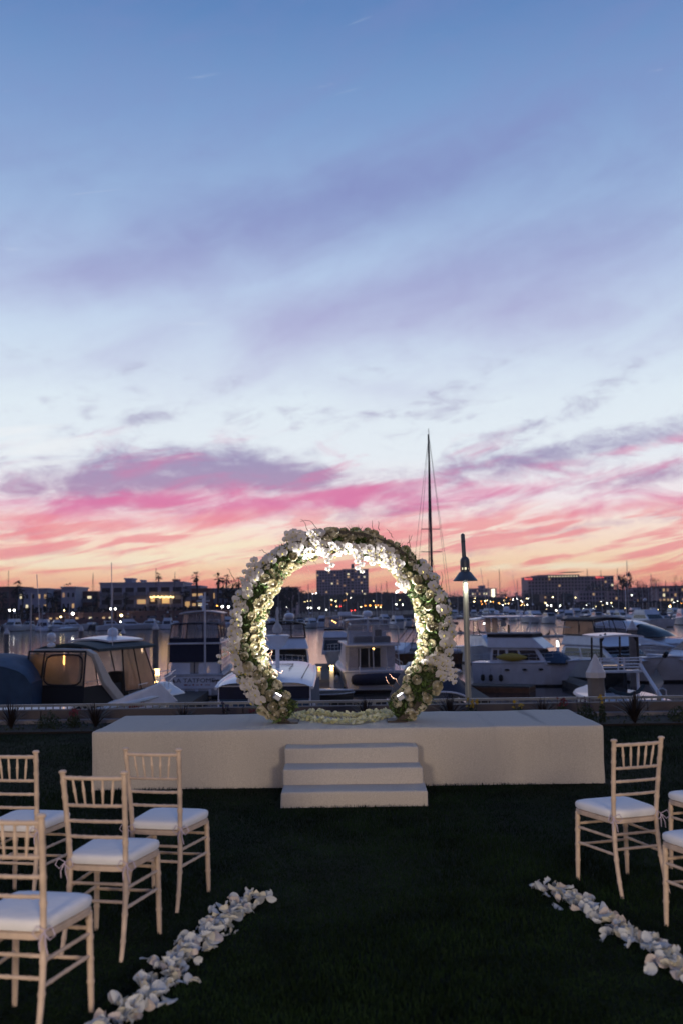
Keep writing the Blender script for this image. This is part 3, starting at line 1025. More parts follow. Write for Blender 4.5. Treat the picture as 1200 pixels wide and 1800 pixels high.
def put_flower(kind, th, ph, extra=.0, sc=1.0, lay=0):
    t = thick(th) + .012 + extra
    p = ring(th, t * math.cos(ph) - .015, -t * math.sin(ph) * .95)
    if p.z < .04: return False
    dist = .070 if kind == 'rose' else .060
    if not ok(p, dist * sc): return False
    out = Vector((math.sin(th) * math.cos(ph), -math.sin(ph), math.cos(th) * math.cos(ph)))
    out += Vector((rnd.gauss(0, .25), rnd.gauss(0, .2) - .55, rnd.gauss(0, .25) - (.15 if kind != 'rose' else 0)))
    M = Matrix.Translation(p) @ face(out, rnd.uniform(0, 6.28) if kind == 'rose' else rnd.uniform(-.6, .6)) @ Matrix.Scale(sc * (rnd.uniform(.85, 1.2) if kind == 'rose' else rnd.uniform(1.05, 1.4)), 4)
    inst(kind, rnd.choice(ROSES if kind == 'rose' else ORCH), arch, M)
    return True


# ph = 0 outer edge, pi/2 towards the viewer, pi inner edge
drifts = [  # th0, th1, ph0, ph1, count
    (-1.25, -.78, .0, 1.5, 34), (-.78, -.42, .1, 1.8, 30), (-.45, -.18, .3, 2.6, 34), (-.2, .1, 1.9, 3.3, 34), (.05, .6, 1.9, 3.4, 46),
    (.35, .75, 1.5, 2.6, 26), (-1.75, -1.25, .6, 1.9, 34), (-2.05, -1.75, .5, 1.7, 24), (-2.25, -2.08, .3, 1.5, 12),
    (.85, 1.25, .2, 1.5, 34), (1.3, 1.75, .3, 1.7, 38), (1.75, 2.0, .2, 1.5, 22)]
for (a, b, p0, p1, n) in drifts:
    if a < -.75 or a > .8: p0, p1, n = p0 - .25, min(p1, 1.15), n * .9
    k = 0; tries = 0
    while k < n * .78 and tries < n * 8:
        tries += 1
        k += put_flower('orchid', rnd.uniform(a, b), rnd.uniform(p0, p1), extra=rnd.uniform(.0, .05))
norch = len(placed)
k = 0; tries = 0
while k < 120 and tries < 9000:
    tries += 1
    th = rnd.uniform(-2.5, 2.5); a = abs(th)
    if a > 2.05 and rnd.random() < .6: continue
    ph = rnd.uniform(.1, 3.3)
    if th > .9 and 1.0 < ph < 2.3 and rnd.random() < .85: continue
    if -2.1 < th < -.6 and 1.35 < ph < 2.15 and rnd.random() < .85: continue
    k += put_flower('rose', th, ph, extra=rnd.uniform(-.01, .02))
for i in range(26):   # a few on the back
    put_flower('rose', rnd.uniform(-2.2, 2.2), rnd.uniform(3.6, 5.9))
for i in range(60):   # small buds tucked in the leaves
    put_flower('rose', rnd.uniform(-2.45, 2.45), rnd.uniform(.1, 3.2), extra=rnd.uniform(0, .03), sc=.55)


def spray(pts, n, sc=1.0):
    """arching stem of orchids, local coordinates"""
    P = [Vector(p) for p in pts]; m = MB(); m.tube(P, .0035, 5); sp = m.build('orchid_stem', M_leafb, arch, True)
    for i in range(n):
        t = (i + .5) / n * (len(P) - 1); a = int(t); q = P[a].lerp(P[min(a + 1, len(P) - 1)], t - a)
        sgn = -1 if i % 2 else 1
        tan = (P[min(a + 1, len(P) - 1)] - P[a]).normalized(); side = tan.cross(Vector((0, -1, 0))).normalized()
        q = q + side * sgn * .022 + Vector((0, -.022, 0))
        out = Vector((side.x * sgn * .5, -1, side.z * sgn * .5 - .2))
        M = Matrix.Translation(q) @ face(out, rnd.uniform(-.5, .5)) @ Matrix.Scale(sc * rnd.uniform(.85, 1.05) * (1 - .3 * i / n), 4)
        inst('orchid', rnd.choice(ORCH), arch, M)


def loc(px, py, dy=-.12):
    p = at(px, py, AC.y + dy)
    return p - Vector((AC.x, AC.y, SH))


spray([loc(556, 950), loc(572, 968), loc(579, 985), loc(580, 1004)], 9)
spray([loc(612, 955), loc(628, 972), loc(632, 988), loc(632, 1008)], 10)
spray([loc(585, 955), loc(596, 965), loc(600, 972)], 7)
spray([loc(655, 965), loc(655, 980), loc(658, 992)], 7)
spray([loc(690, 975), loc(694, 992), loc(697, 1012)], 8)
spray([loc(672, 962), loc(680, 985), loc(682, 1000)], 8)
spray([loc(425, 1122), loc(408, 1135), loc(393, 1148), loc(382, 1166)], 8, .85)
spray([loc(760, 1150), loc(780, 1160), loc(796, 1178), loc(794, 1202)], 14)
spray([loc(745, 1160), loc(770, 1166), loc(790, 1190)], 10)
spray([loc(438, 1170), loc(446, 1190), loc(460, 1200)], 8)
spray([loc(432, 1195), loc(440, 1212), loc(450, 1215)], 6)
spray([loc(452, 985, -.02), loc(436, 1004, -.02), loc(426, 1030, -.02)], 8)
spray([loc(500, 946, -.04), loc(520, 937, -.04), loc(538, 943, -.04)], 8)
spray([loc(548, 934), loc(556, 943), loc(552, 958)], 8)
# hydrangea head on the inner right side
for i in range(26):
    c = loc(708, 1026) + Vector((rnd.gauss(0, .035), rnd.gauss(0, .03) - .02, rnd.gauss(0, .045)))
    inst('orchid', ORCH[0], arch, Matrix.Translation(c) @ face(c - loc(708, 1026, .1), rnd.uniform(0, 6)) @ Matrix.Scale(.5, 4))
# twigs
tw = [[(545, 940), (538, 922), (528, 913)], [(560, 932), (548, 918), (536, 914), (528, 917)], [(657, 935), (655, 925), (654, 915)], [(666, 932), (665, 920), (664, 916)], [(690, 945), (684, 936), (680, 930)],
      [(720, 962), (719, 950), (718, 940)], [(715, 955), (722, 948), (724, 940)], [(470, 975), (462, 966), (455, 968)], [(480, 1165), (475, 1155), (479, 1142)], [(478, 1180), (472, 1172), (473, 1162)],
      [(478, 1190), (484, 1180), (494, 1183), (498, 1178)], [(470, 1150), (478, 1146), (475, 1140)], [(452, 1128), (464, 1120), (472, 1126)], [(500, 970), (530, 985), (545, 1005)], [(540, 975), (550, 985), (556, 992)],
      [(702, 1205), (690, 1190), (684, 1186)], [(694, 1210), (680, 1200), (678, 1190)], [(412, 1020), (405, 1008), (402, 1000)], [(775, 1030), (778, 1015), (774, 1005)], [(462, 1070), (472, 1078), (466, 1084), (476, 1088)], [(458, 1075), (470, 1085), (474, 1080)]]
for t in tw:
    P = [loc(x + 0, y, -.05 - .03 * (i % 2)) for i, (x, y) in enumerate(t)]
    Q = [P[0]]
    for i in range(len(P) - 1):
        for s_ in (.33, .66, 1.0):
            Q.append(P[i].lerp(P[i + 1], s_) + Vector((rnd.gauss(0, .004), rnd.gauss(0, .01), rnd.gauss(0, .004))))
    m = MB(); m.tube(Q, [.0034 - .0020 * i / len(Q) for i in range(len(Q))], 5); m.build('twig', M_twig, arch, True)

# ---- uplights hidden at the feet of the arch, real fixtures
for s, lb, px, py in ((-1, 'small floodlight in the flowers at the left foot of the arch, lit', 489, 1222), (1, 'small floodlight in the flowers at the right foot of the arch, lit', 703, 1222)):
    p = at(px, py, AC.y - .29)
    r = empty('floodlight', p, 0, lb, 'floodlight', 'floodlights in the arch')
    aim = (Vector((-.50 * s, .12, .80))).normalized()
    F = face(aim)
    m = MB(F); m.box(-.045, .045, -.032, .032, -.05, 0); m.build('housing', M_alum, r, bevel=.006)
    for k in (-1, 1):
        m = MB(F @ Matrix.Translation((0, .016 * k, .0))); m.box(-.046, .046, -.007, .007, .002, .012)
        m.build('light_bar', mat('cool led glow', (1, 1, 1), .5, emit=(.93, .88, 1.0), estr=6), r)
    l = bpy.data.lights.new('uplight', 'SPOT'); l.energy = 270; l.color = (1.0, .97, .93); l.spot_size = R(130); l.spot_blend = .8; l.shadow_soft_size = .04
    lo = bpy.data.objects.new('uplight', l); COL.objects.link(lo)
    lo.location = p + aim * .06 + Vector((0, -.04, 0))
    tgt = Vector((AC.x + s * .05, AC.y + .02, AC.z + .9)) - lo.location
    lo.rotation_euler = tgt.to_track_quat('-Z', 'Y').to_euler()

# ---- petals strewn in an oval on the stage between the arch feet
M_pet2 = [mat('cream white petal', (.80, .80, .60), .6, trans=(.5, .5, .34)), mat('pale yellow petal', (.78, .77, .48), .6, trans=(.5, .5, .28))]
PM2 = [petal_mesh(20 + k, M_pet2[k % 2]) for k in range(4)]


def pt(px, py):
    d = at(px, py, 10.0) - Vector((0, 0, CAMZ)); t = (SH - CAMZ) / d.z
    return (d.x * t, d.y * t)


oval = [pt(518, 1262), pt(545, 1268), pt(580, 1273), pt(620, 1273), pt(655, 1268), pt(683, 1261), pt(672, 1256)]
petal_line(oval, .13, 280, 'cream petals in a curved band on the stage front between the arch feet', 'petal_band', SH, .85, PM2, .035, 'petal bands on the stage')
oval2 = [pt(519, 1260), pt(540, 1257), pt(565, 1258), pt(600, 1262), pt(635, 1261), pt(655, 1257), pt(682, 1256)]
petal_line(oval2, .14, 280, 'cream petals in a thinner wavy band on the stage behind the front band', 'petal_band', SH, .85, PM2, .035, 'petal bands on the stage')
# ================================================================== BOATS
class Boat:
    """one boat: y forward to the bow, x to starboard, z up from the waterline"""
    def __init__(s, name, label, cat, x, Y, rz, L, B, fb, fs, hullm=None, group=None, rake=.09, full=2.6, tw=.88, sc=(1, 1, 1)):
        s.r = empty(name, (x, Y, WZ), R(rz), label, cat, group)
        s.r.scale = sc
        s.L, s.B, s.fb, s.fs, s.full, s.tw = L, B, fb, fs, full, tw
        hm = hullm or M_gel
        N = 16; prof = []
        for i in range(N + 1):
            t = i / N
            b = s.hb(t); z = s.dz(t); y = -L / 2 + L * t
            rk = rake * L * t ** 4
            prof.append([(0, y - rk * 1.6, -.45), (b * (.80 - .35 * t * t), y - rk * 1.2, .02), (b * (.92 - .16 * t * t), y - rk * .6, z * .55), (b, y, z), (b * .985, y, z + .03), (b * .5, y, z + .06), (0, y, z + .07)])
        m = MB(); vs = []; fs_ = []
        K = 7
        for p in prof: vs += [(x_, y_, z_) for x_, y_, z_ in p] + [(-x_, y_, z_) for x_, y_, z_ in p]
        for i in range(N):
            a, b = i * 14, (i + 1) * 14
            for k in range(K - 1):
                fs_.append((a + k, b + k, b + k + 1, a + k + 1)); fs_.append((a + 7 + k, a + 8 + k, b + 8 + k, b + 7 + k))
        fs_.append(tuple([0, 1, 2, 3, 4, 5, 6, 13, 12, 11, 10, 9, 8]))
        m.add(vs, fs_); m.build('hull', hm, s.r, True)
        # dark band at the waterline
        m = MB(); vs = []; fs_ = []
        for p in prof:
            c = p[1]; d = p[2]; f1 = 1.012
            q0 = (c[0] * f1, c[1], -.1); q1 = (c[0] * f1 + (d[0] - c[0]) * .25, c[1] + (d[1] - c[1]) * .25, .14)
            vs += [q0, q1, (-q0[0], q0[1], q0[2]), (-q1[0], q1[1], q1[2])]
        for i in range(N):
            a, b = i * 4, (i + 1) * 4
            fs_ += [(a, b, b + 1, a + 1), (a + 2, a + 3, b + 3, b + 2)]
        vs += [(vs[0][0], vs[0][1] - .012, -.1), (vs[1][0], vs[1][1] - .012, .14), (vs[2][0], vs[2][1] - .012, -.1), (vs[3][0], vs[3][1] - .012, .14)]
        n = len(vs); fs_.append((n - 4, n - 3, n - 1, n - 2))
        m.add(vs, fs_); m.build('waterline_stripe', M_boot, s.r)
        # rub rail along the sheer
        m = MB()
        for sg in (-1, 1):
            m.tube([(sg * (s.hb(i / 12) + .01), -L / 2 + L * i / 12, s.dz(i / 12) - .05) for i in range(13)], .035, 6)
        m.tube([(-s.hb(0), -L / 2 - .01, s.dz(0) - .05), (s.hb(0), -L / 2 - .01, s.dz(0) - .05)], .035, 6)
        m.build('rub_rail', M_geld if hm is not M_gel else M_alum, s.r, True)

    def hb(s, t):
        b = s.B / 2 * (1 - max(0, (t - .38) / .62) ** s.full)
        return max(.015, b * (s.tw + (1 - s.tw) * min(1, t / .35)))

    def dz(s, t):
        return s.fs + (s.fb - s.fs) * t ** 1.7

    def house(s, y0, y1, wb, z0, Y0, Y1, wt, z1, m=None, name='cabin', bevel=.05, x=0):
        """tapered box; returns its faces as quads seen from outside"""
        c = [(x - wb / 2, y0, z0), (x + wb / 2, y0, z0), (x + wb / 2, y1, z0), (x - wb / 2, y1, z0), (x - wt / 2, Y0, z1), (x + wt / 2, Y0, z1), (x + wt / 2, Y1, z1), (x - wt / 2, Y1, z1)]
        c = [Vector(k) for k in c]
        if m is not None:
            b = MB(); b.hexa(c); s.last = b.build(name, m, s.r, bevel=bevel)
        return {'aft': (c[0], c[1], c[5], c[4]), 'right': (c[1], c[2], c[6], c[5]), 'front': (c[2], c[3], c[7], c[6]), 'left': (c[3], c[0], c[4], c[7]), 'c': c}

    def sub(s, q, u0, u1, v0, v1, out=0.0):
        q = [Vector(k) for k in q]
        nrm = (q[1] - q[0]).cross(q[3] - q[0]).normalized()
        P = lambda u, v: q[0].lerp(q[1], u).lerp(q[3].lerp(q[2], u), v) + nrm * out
        return [P(u0, v0), P(u1, v0), P(u1, v1), P(u0, v1)]

    def win(s, q, u0, u1, v0, v1, m=None, name='window', th=.012, out=.004, parent=None):
        b = MB(); b.slab(s.sub(q, u0, u1, v0, v1, out), th); return b.build(name, m or M_glass, parent or s.r)

    def wins(s, q, us, v0, v1, m=None, name='window', th=.012):
        for a, b in us: s.win(q, a, b, v0, v1, m, name, th)

    def roof(s, y0, y1, w, z, rise, m, name='hardtop', th=.06, x=0, crown=.0):
        b = MB(); nu, nv = 10, 6
        def top(u, v):
            a = (u - .5) * 2; c = (v - .5) * 2
            return (x + a * w / 2, y0 + (y1 - y0) * v, z + rise * (1 - a * a * .9 - .1 * a ** 4) * (1 - crown * c * c))
        b.grid(top, nu, nv)
        o = len(b.v); b.grid(lambda u, v: (top(1 - u, v)[0], top(1 - u, v)[1], top(1 - u, v)[2] - th), nu, nv)
        # rim
        W = nu + 1
        T = lambda i, j: j * W + i
        Bm = lambda i, j: o + j * W + (nu - i)
        for i in range(nu):
            b.f.append((T(i + 1, 0), T(i, 0), Bm(i, 0), Bm(i + 1, 0))); b.f.append((T(i, nv), T(i + 1, nv), Bm(i + 1, nv), Bm(i, nv))); b.mi += [0, 0]
        for j in range(nv):
            b.f.append((T(0, j), T(0, j + 1), Bm(0, j + 1), Bm(0, j))); b.f.append((T(nu, j + 1), T(nu, j), Bm(nu, j), Bm(nu, j + 1))); b.mi += [0, 0]
        return b.build(name, m, s.r, True)

    def frame(s, q, us, r=.02, m=None, name='frame_tube', bars=()):
        """tubes over a quad at fractions us, plus top and bottom"""
        q = [Vector(k) for k in q]
        P = lambda u, v: q[0].lerp(q[1], u).lerp(q[3].lerp(q[2], u), v)
        b = MB()
        for u in us: b.tube([P(u, 0), P(u, 1)], r, 6)
        b.tube([P(0, 1), P(1, 1)], r, 6); b.tube([P(0, 0), P(1, 0)], r, 6)
        for v in bars: b.tube([P(0, v), P(1, v)], r, 6)
        b.build(name, m or M_chrome, s.r, True)

    def enclosure(s, h, faces, n=3, vin=None, cm=None, r=.025, v0=0.0, rail=M_black):
        for f in faces:
            q = h[f]; nn = n if f in ('aft', 'front') else max(2, n - 1)
            for i in range(nn):
                s.win(q, (i + .06) / nn, (i + .94) / nn, v0 + .04, .96, vin or M_vin, 'clear_panel', .006, -.01)
            s.frame(s.sub(q, 0, 1, v0, 1), [i / nn for i in range(nn + 1)], r, rail, 'panel_frame')
            if v0 > .01:
                b = MB(); b.slab(s.sub(q, 0, 1, 0, v0, -.02), .02); b.build('canvas_skirt', cm or M_navy, s.r)

    def rail(s, t0=.3, t1=1.0, h=.6, n=8, r=.014, inset=.9, mid=True):
        b = MB(); tp = {-1: [], 1: []}
        for i in range(n + 1):
            t = t0 + (t1 - t0) * i / n
            for sg in (-1, 1):
                x, y, z = sg * s.hb(min(t, .985)) * inset, -s.L / 2 + s.L * t + (.15 if i == n else 0), s.dz(t)
                b.tube([(x, y, z), (x, y, z + h)], r * .8, 5); tp[sg].append((x, y, z + h))
        b.tube(tp[-1] + tp[1][::-1], r, 6)
        if mid: b.tube([(p[0], p[1], p[2] - h * .45) for p in tp[-1] + tp[1][::-1]], r * .6, 5)
        b.build('bow_rail', M_chrome, s.r, True)

    def tube(s, pts, r, m=None, name='pole', n=7):
        b = MB(); b.tube(pts, r, n); return b.build(name, m or M_chrome, s.r, True)

    def dome(s, c, r, m=None, name='radar_dome', sz=.8):
        b = MB(); b.lathe([(.3 * r, -r * .9), (.7 * r, -r * .8), (r, -r * .4), (r, 0), (r * .9, r * .45 * sz), (r * .6, r * .75 * sz), (.02, r * .9 * sz)], 16, c); return b.build(name, m or M_gel, s.r, True)

    def radar(s, c, w=.6):
        b = MB(); b.lathe([(.08, 0), (.16, .02), (.16, .10), (.1, .14), (.03, .2)], 12, c); b.box(c[0] - w / 2, c[0] + w / 2, c[1] - .05, c[1] + .05, c[2] + .2, c[2] + .28); b.build('radar', M_gel, s.r, bevel=.01)

    def fender(s, x, y, z, m=None, h=.55, r=.12):
        b = MB(); b.lathe([(.02, -h / 2), (r * .7, -h / 2 + .05), (r, -h / 2 + .14), (r, h / 2 - .14), (r * .7, h / 2 - .05), (.03, h / 2)], 10, (x, y, z)); b.tube([(x, y, z + h / 2), (x * .97, y, z + h / 2 + .5)], .008, 4); b.build('fender', m or M_rub, s.r, True)

    def box(s, name, x0, x1, y0, y1, z0, z1, m, bevel=.02):
        b = MB(); b.box(x0, x1, y0, y1, z0, z1); return b.build(name, m, s.r, bevel=bevel)

    def light(s, c, m, r=.05, name='lamp_bulb'):
        b = MB(); b.ball(c, r, 8, 6); return b.build(name, m, s.r, True)


def text(body, size, M, mt, parent, name='lettering', ext=.004):
    c = bpy.data.curves.new(name, 'FONT'); c.body = body; c.size = size; c.align_x = 'CENTER'; c.align_y = 'CENTER'; c.extrude = ext; c.resolution_u = 2
    o = bpy.data.objects.new('tmp_text', c)
    COL.objects.link(o)
    dg = bpy.context.evaluated_depsgraph_get(); me = bpy.data.meshes.new_from_object(o.evaluated_get(dg))
    bpy.data.objects.remove(o); bpy.data.curves.remove(c)
    me.materials.clear(); me.materials.append(mt)
    return inst(name, me, parent, M)


M_ink = mat('dark blue lettering', (.012, .018, .05), .6)
M_inkr = mat('faded red lettering', (.25, .04, .03), .6)

# ---- 1: cruiser at left with arch and canvas, seen from the stern quarter
Y = 27
b = Boat('canvas_cruiser', 'large cruiser at left with dark canvas stern cover, cream radar arch and hardtop', 'motorboat', -8.95, 39.3, -20, 9.6, 3.25, 1.75, 1.45, sc=(.94, .94, 1.02))
b.rail(.45, 1, .55)
h = b.house(-4.3, -1.6, 2.75, 1.32, -3.9, -1.6, 2.55, 3.45)   # aft enclosure
b.win(h['aft'], -.02, 1.02, 0, .44, M_black, 'canvas_skirt', .02, 0)
b.win(h['left'], 0, 1, 0, .44, M_black, 'canvas_skirt', .02, 0); b.win(h['right'], 0, 1, 0, .44, M_black, 'canvas_skirt', .02, 0)
for u0, u1 in ((.02, .26), (.30, .98)):
    b.win(h['aft'], u0, u1, .46, .96, M_vinw, 'clear_panel', .006)
b.win(h['left'], .05, .95, .46, .96, M_vinw, 'clear_panel', .006)
b.frame(b.sub(h['aft'], 0, 1, .44, 1, .012), [0, .28, 1], .035, M_black, 'panel_frame')
q = b.sub(h['aft'], .32, .96, .46, .95, .02)
P = lambda u, v: Vector(q[0]).lerp(q[1], u).lerp(Vector(q[3]).lerp(q[2], u), v)
m = MB(); loop = []
for i in range(29):
    a = 2 * math.pi * i / 28; k = (abs(math.cos(a)) ** 5 + abs(math.sin(a)) ** 5) ** -.2
    loop.append(P(.5 + .5 * math.cos(a) * k, .5 + .5 * math.sin(a) * k))
m.tube(loop, .03, 5, False); m.build('window_trim', M_black, b.r, True)
# arch
for nm, pts in (('radar_arch', [(-1.45, -2.9, 1.3), (-1.43, -3.25, 2.4), (-1.38, -3.55, 3.30), (-1.18, -3.6, 3.52), (0, -3.62, 3.56), (1.18, -3.6, 3.52), (1.42, -3.5, 3.38), (1.47, -2.7, 2.35), (1.5, -1.6, 1.55)]),):
    m = MB(); n = len(pts)
    vs = []
    for i, p_ in enumerate(pts):
        p_ = Vector(p_); wd = .16 if 1 < i < n - 2 else .30
        vs += [p_ + Vector((0, -wd, 0)), p_ + Vector((0, wd, 0)), p_ + Vector((0, wd, -.13)) + Vector((.1 if p_.x < -.5 else (-.1 if p_.x > .5 else 0), 0, 0)), p_ + Vector((0, -wd, -.13)) + Vector((.1 if p_.x < -.5 else (-.1 if p_.x > .5 else 0), 0, 0))]
    fs_ = []
    for i in range(n - 1):
        for k in range(4): fs_.append((i * 4 + k, i * 4 + (k + 1) % 4, (i + 1) * 4 + (k + 1) % 4, (i + 1) * 4 + k))
    fs_ += [(3, 2, 1, 0), (n * 4 - 4, n * 4 - 3, n * 4 - 2, n * 4 - 1)]
    m.add(vs, fs_); m.build(nm, M_gelc, b.r, bevel=.03)
# side coaming sweeping forward with boomerang window
m = MB(); m.hexa([(1.40, -4.6, 1.0), (1.56, -4.6, 1.0), (1.58, 2.6, 1.2), (1.40, 2.6, 1.2), (1.40, -2.6, 1.62), (1.50, -2.6, 1.62), (1.50, 1.2, 2.05), (1.40, 1.2, 2.05)]); m.build('coaming', M_gel, b.r, bevel=.04)
h2 = b.house(-1.5, 1.0, 2.9, 1.9, -1.4, .2, 2.5, 3.55)
for f in ('right', 'left'):
    b.win(h2[f], .02, .48, .02, .98, M_vinw, 'clear_panel', .006); b.win(h2[f], .52, .95, .02, .98, M_vinw, 'clear_panel', .006)
    b.frame(h2[f], [0, .5, 1], .03, M_black, 'panel_frame')
b.frame(h2['front'], [0, .33, .66, 1], .03, M_black, 'windshield_frame'); b.wins(h2['front'], [(.02, .32), (.34, .65), (.67, .98)], .03, .97, M_vinw, 'windshield_panel')
b.house(1.0, 4.0, 2.5, 1.4, .6, 3.2, 1.5, 1.95, M_gel, 'foredeck_cabin', .1)
b.roof(-3.3, .9, 2.85, 3.52, .22, M_teal, 'bimini_top', .10, crown=.12)
b.roof(-1.9, .7, 1.9, 3.76, .16, M_gel, 'hardtop_hatch', .06, crown=.5)
b.dome((.3, -.6, 4.05), .22); b.radar((-.65, -3.4, 3.58), .35)
b.dome((-.65, -3.4, 3.98), .17, name='search_light')
b.box('seat', -.9, .2, -3.3, -2.6, 1.5, 2.25, M_grey, .1); b.box('helm_console', .4, 1.1, -1.2, -.6, 1.6, 2.6, M_rub, .1)
b.tube([(-.2, -3.2, 2.95), (-.2, -3.2, 3.3)], .035, M_lampa, 'reflected_tube_glow')  # glowing tube stands in for a yellow light reflected in the vinyl
b.tube([(1.2, -2.0, 3.5), (1.25, -2.2, 6.6)], .014, M_gel, 'antenna'); b.tube([(-1.25, -3.2, 3.5), (-1.3, -3.5, 6.2)], .014, M_gel, 'antenna')
b.box('swim_platform', -1.4, 1.4, -5.6, -4.7, .35, .47, M_gelc, .03)
b.tube([(.9, -4.8, .5), (.9, -5.2, 1.15), (.9, -5.55, 1.15), (.9, -5.6, .5)], .02, name='stern_rail')
b.tube([(1.5, -4.3, 1.5), (1.7, -4.9, 1.72), (1.7, -5.6, 1.6), (1.3, -5.9, 1.35)], .028, M_gelc, 'stern_rail')
# registration marks, unreadable at this size: short dashes
m = MB()
for k in range(7): m.box(1.59, 1.605, -1.4 + .17 * k, -1.29 + .17 * k, 1.28, 1.42 + .03 * (k % 2))
m.build('registration_marks', M_inkr, b.r)

# ---- 2: far left boat under a blue-grey tarp
b = Boat('covered_boat', 'boat under a blue grey tarpaulin at the left photo edge', 'motorboat', gx(-12, 36, WZ + 2), 38, 4, 8.5, 3.2, 1.5, 1.2)
h = b.house(-3.5, 1.5, 2.6, 1.2, -3.2, .5, 2.5, 1.9, M_gelc, 'cabin')
m = MB(); m.grid(lambda u, v: ((u - .5) * 3.3, -4 + 6.5 * v, 2.5 + .95 * (1 - (abs(u - .5) * 2) ** 2.5) ** .7 * math.sin(math.pi * (.25 + .7 * v)) + .07 * noise.noise(Vector((u * 6, v * 7, 0)))), 16, 16)
m.build('tarpaulin', M_blue, b.r, True)
for yy, vv in ((-3.97, 0.0), (2.4, 1.0)):
    m = MB(); m.grid(lambda u, v: ((u - .5) * 3.3, yy, 1.2 + (1.3 + .95 * (1 - (abs(u - .5) * 2) ** 2.5) ** .7 * math.sin(math.pi * (.25 + .7 * vv))) * v), 16, 4); m.build('tarpaulin_skirt', M_blue, b.r, True)
for xx in (-1.64, 1.64):
    m = MB(); m.slab([(xx, -3.95, 1.2), (xx, 2.4, 1.2), (xx, 2.4, 2.56), (xx, -3.95, 2.56)], .02); m.build('tarpaulin_side', M_blue, b.r)
b.rail(.1, 1, .55)
# near white stern structure with open frames
b = Boat('work_boat', 'white low boat with an open frame stern at the lower left edge', 'motorboat', gx(8, 25.5, WZ + 2), 26.5, 8, 5.5, 2.1, 1.35, 1.2, tw=.98)
m = MB(); m.box(-1.15, 1.15, -2.6, 2.2, 2.18, 2.30); m.build('platform_roof', M_gel, b.r, bevel=.03)
for x in (-1.0, .1, .95):
    for y in (-2.4, 1.9): b.tube([(x, y, 1.2), (x * .95, y, 2.2)], .07, M_gel, 'roof_post')
b.box('locker', -1.0, -.2, -2.0, -1.2, 1.2, 1.9, M_geld)

# ---- 3: stern-on flybridge with a lettered transom and palm trees
Y = 57
X = gx(339, Y, WZ + 1.5)
b = Boat('flybridge_yacht', 'tall flybridge yacht seen from astern with a lettered transom, left of the arch', 'yacht', X, Y + 5, 1.5, 11, 3.4, 2.0, 1.55, M_geld, tw=.97, sc=(1, 1, .82))
h = b.house(-5.3, -3.0, 3.0, 1.55, -5.2, -3.0, 2.95, 3.65)
b.wins(h['aft'], [(.08, .42), (.58, .95)], .02, .38, M_gel, 'cockpit_door', .03)
b.win(h['aft'], .02, .98, .40, .98, M_navy, 'cockpit_curtain', .02)
b.frame(h['aft'], [0, .5, 1], .03, M_navy, 'cockpit_frame')
b.house(-4.6, 2.4, 2.9, 1.5, -4.4, 1.2, 2.6, 3.5, M_gel, 'saloon'); 
b.box('flybridge_deck', -1.5, 1.5, -5.3, 1.5, 3.62, 3.74, M_gel)
m = MB(); m.slab([(-1.45, -5.25, 3.72), (1.45, -5.25, 3.72), (1.43, -5.24, 4.02), (-1.43, -5.24, 4.02)], .03); m.build('canvas_skirt', M_navy, b.r)
h = b.house(-5.22, -1.8, 2.8, 4.02, -5.0, -1.8, 2.6, 5.0); b.enclosure(h, ('aft', 'left', 'right'), 3, r=.035, rail=M_navy)
b.roof(-5.1, -1.9, 2.75, 4.98, .13, M_navy, 'bimini_top', .07)
h = b.house(-1.6, 1.2, 2.6, 3.74, -1.4, .6, 2.2, 5.72); b.enclosure(h, ('aft', 'left', 'right', 'front'), 3, r=.03, rail=M_alum)
b.roof(-2.2, 1.1, 2.55, 5.75, .18, M_gel, 'hardtop', .08)
b.tube([(0, -.8, 5.85), (0, -.9, 6.8)], .07, M_gel, 'mast', 8); b.radar((0, -.9, 6.15), .6); b.dome((-.12, -.9, 6.95), .14)
b.box('crosstree', -.4, .4, -.95, -.85, 6.6, 6.66, M_gel)
b.tube([(.6, -5.3, 1.6), (.6, -5.35, 7.2)], .055, M_gel, 'fishing_mast'); b.rail(.02, 1, .65)
tr = empty('transom_board', (0, -5.515, 0)); tr.parent = b.r
m = MB(); m.box(-1.56, 1.56, -.03, .0, .62, 1.44); m.build('board', M_gel, tr)
RX = Matrix.Rotation(R(90), 4, 'X')
text('LA TATFOME', .40, Matrix.Translation((.0, -.035, 1.16)) @ RX, M_ink, tr)
m = MB()
for k, (x, w) in enumerate(((-.55, .2), (-.3, .12), (-.08, .1), (.12, .16), (.38, .1), (.62, .3))): m.box(x, x + w, -.036, -.031, .84, .88 if k % 2 else .92)
m.build('small_lettering', M_inkr, tr)
for sg in (-1, 1):
    m = MB(); x = sg * 1.25; m.tube([(x, -.036, .72), (x + .02, -.036, 1.12)], .018, 5)
    for a in (-.4, .35, 1.1, 2.0, 2.8, 3.5): m.tube([(x + .02, -.036, 1.12), (x + .02 + .16 * math.cos(a), -.036, 1.15 + .09 * math.sin(a)), (x + .02 + .26 * math.cos(a), -.036, 1.08 + .09 * math.sin(a))], .018, 4)
    m.build('palm_emblem', M_rub, tr)
for k in range(3): b.box('swim_step_post', -.65 + .75 * k, -.5 + .75 * k, -5.75, -5.6, -.2, .58, M_gel, .01)
m = MB(); m.box(-1.5, 1.5, -5.95, -5.52, .10, .18); m.build('swim_platform', M_boot, b.r)
for sg in (-1, 1): b.win(b.house(-4.6, 2.4, 2.92, 1.5, -4.4, 1.2, 2.62, 3.5)['left' if sg < 0 else 'right'], .05, .95, .5, .85)

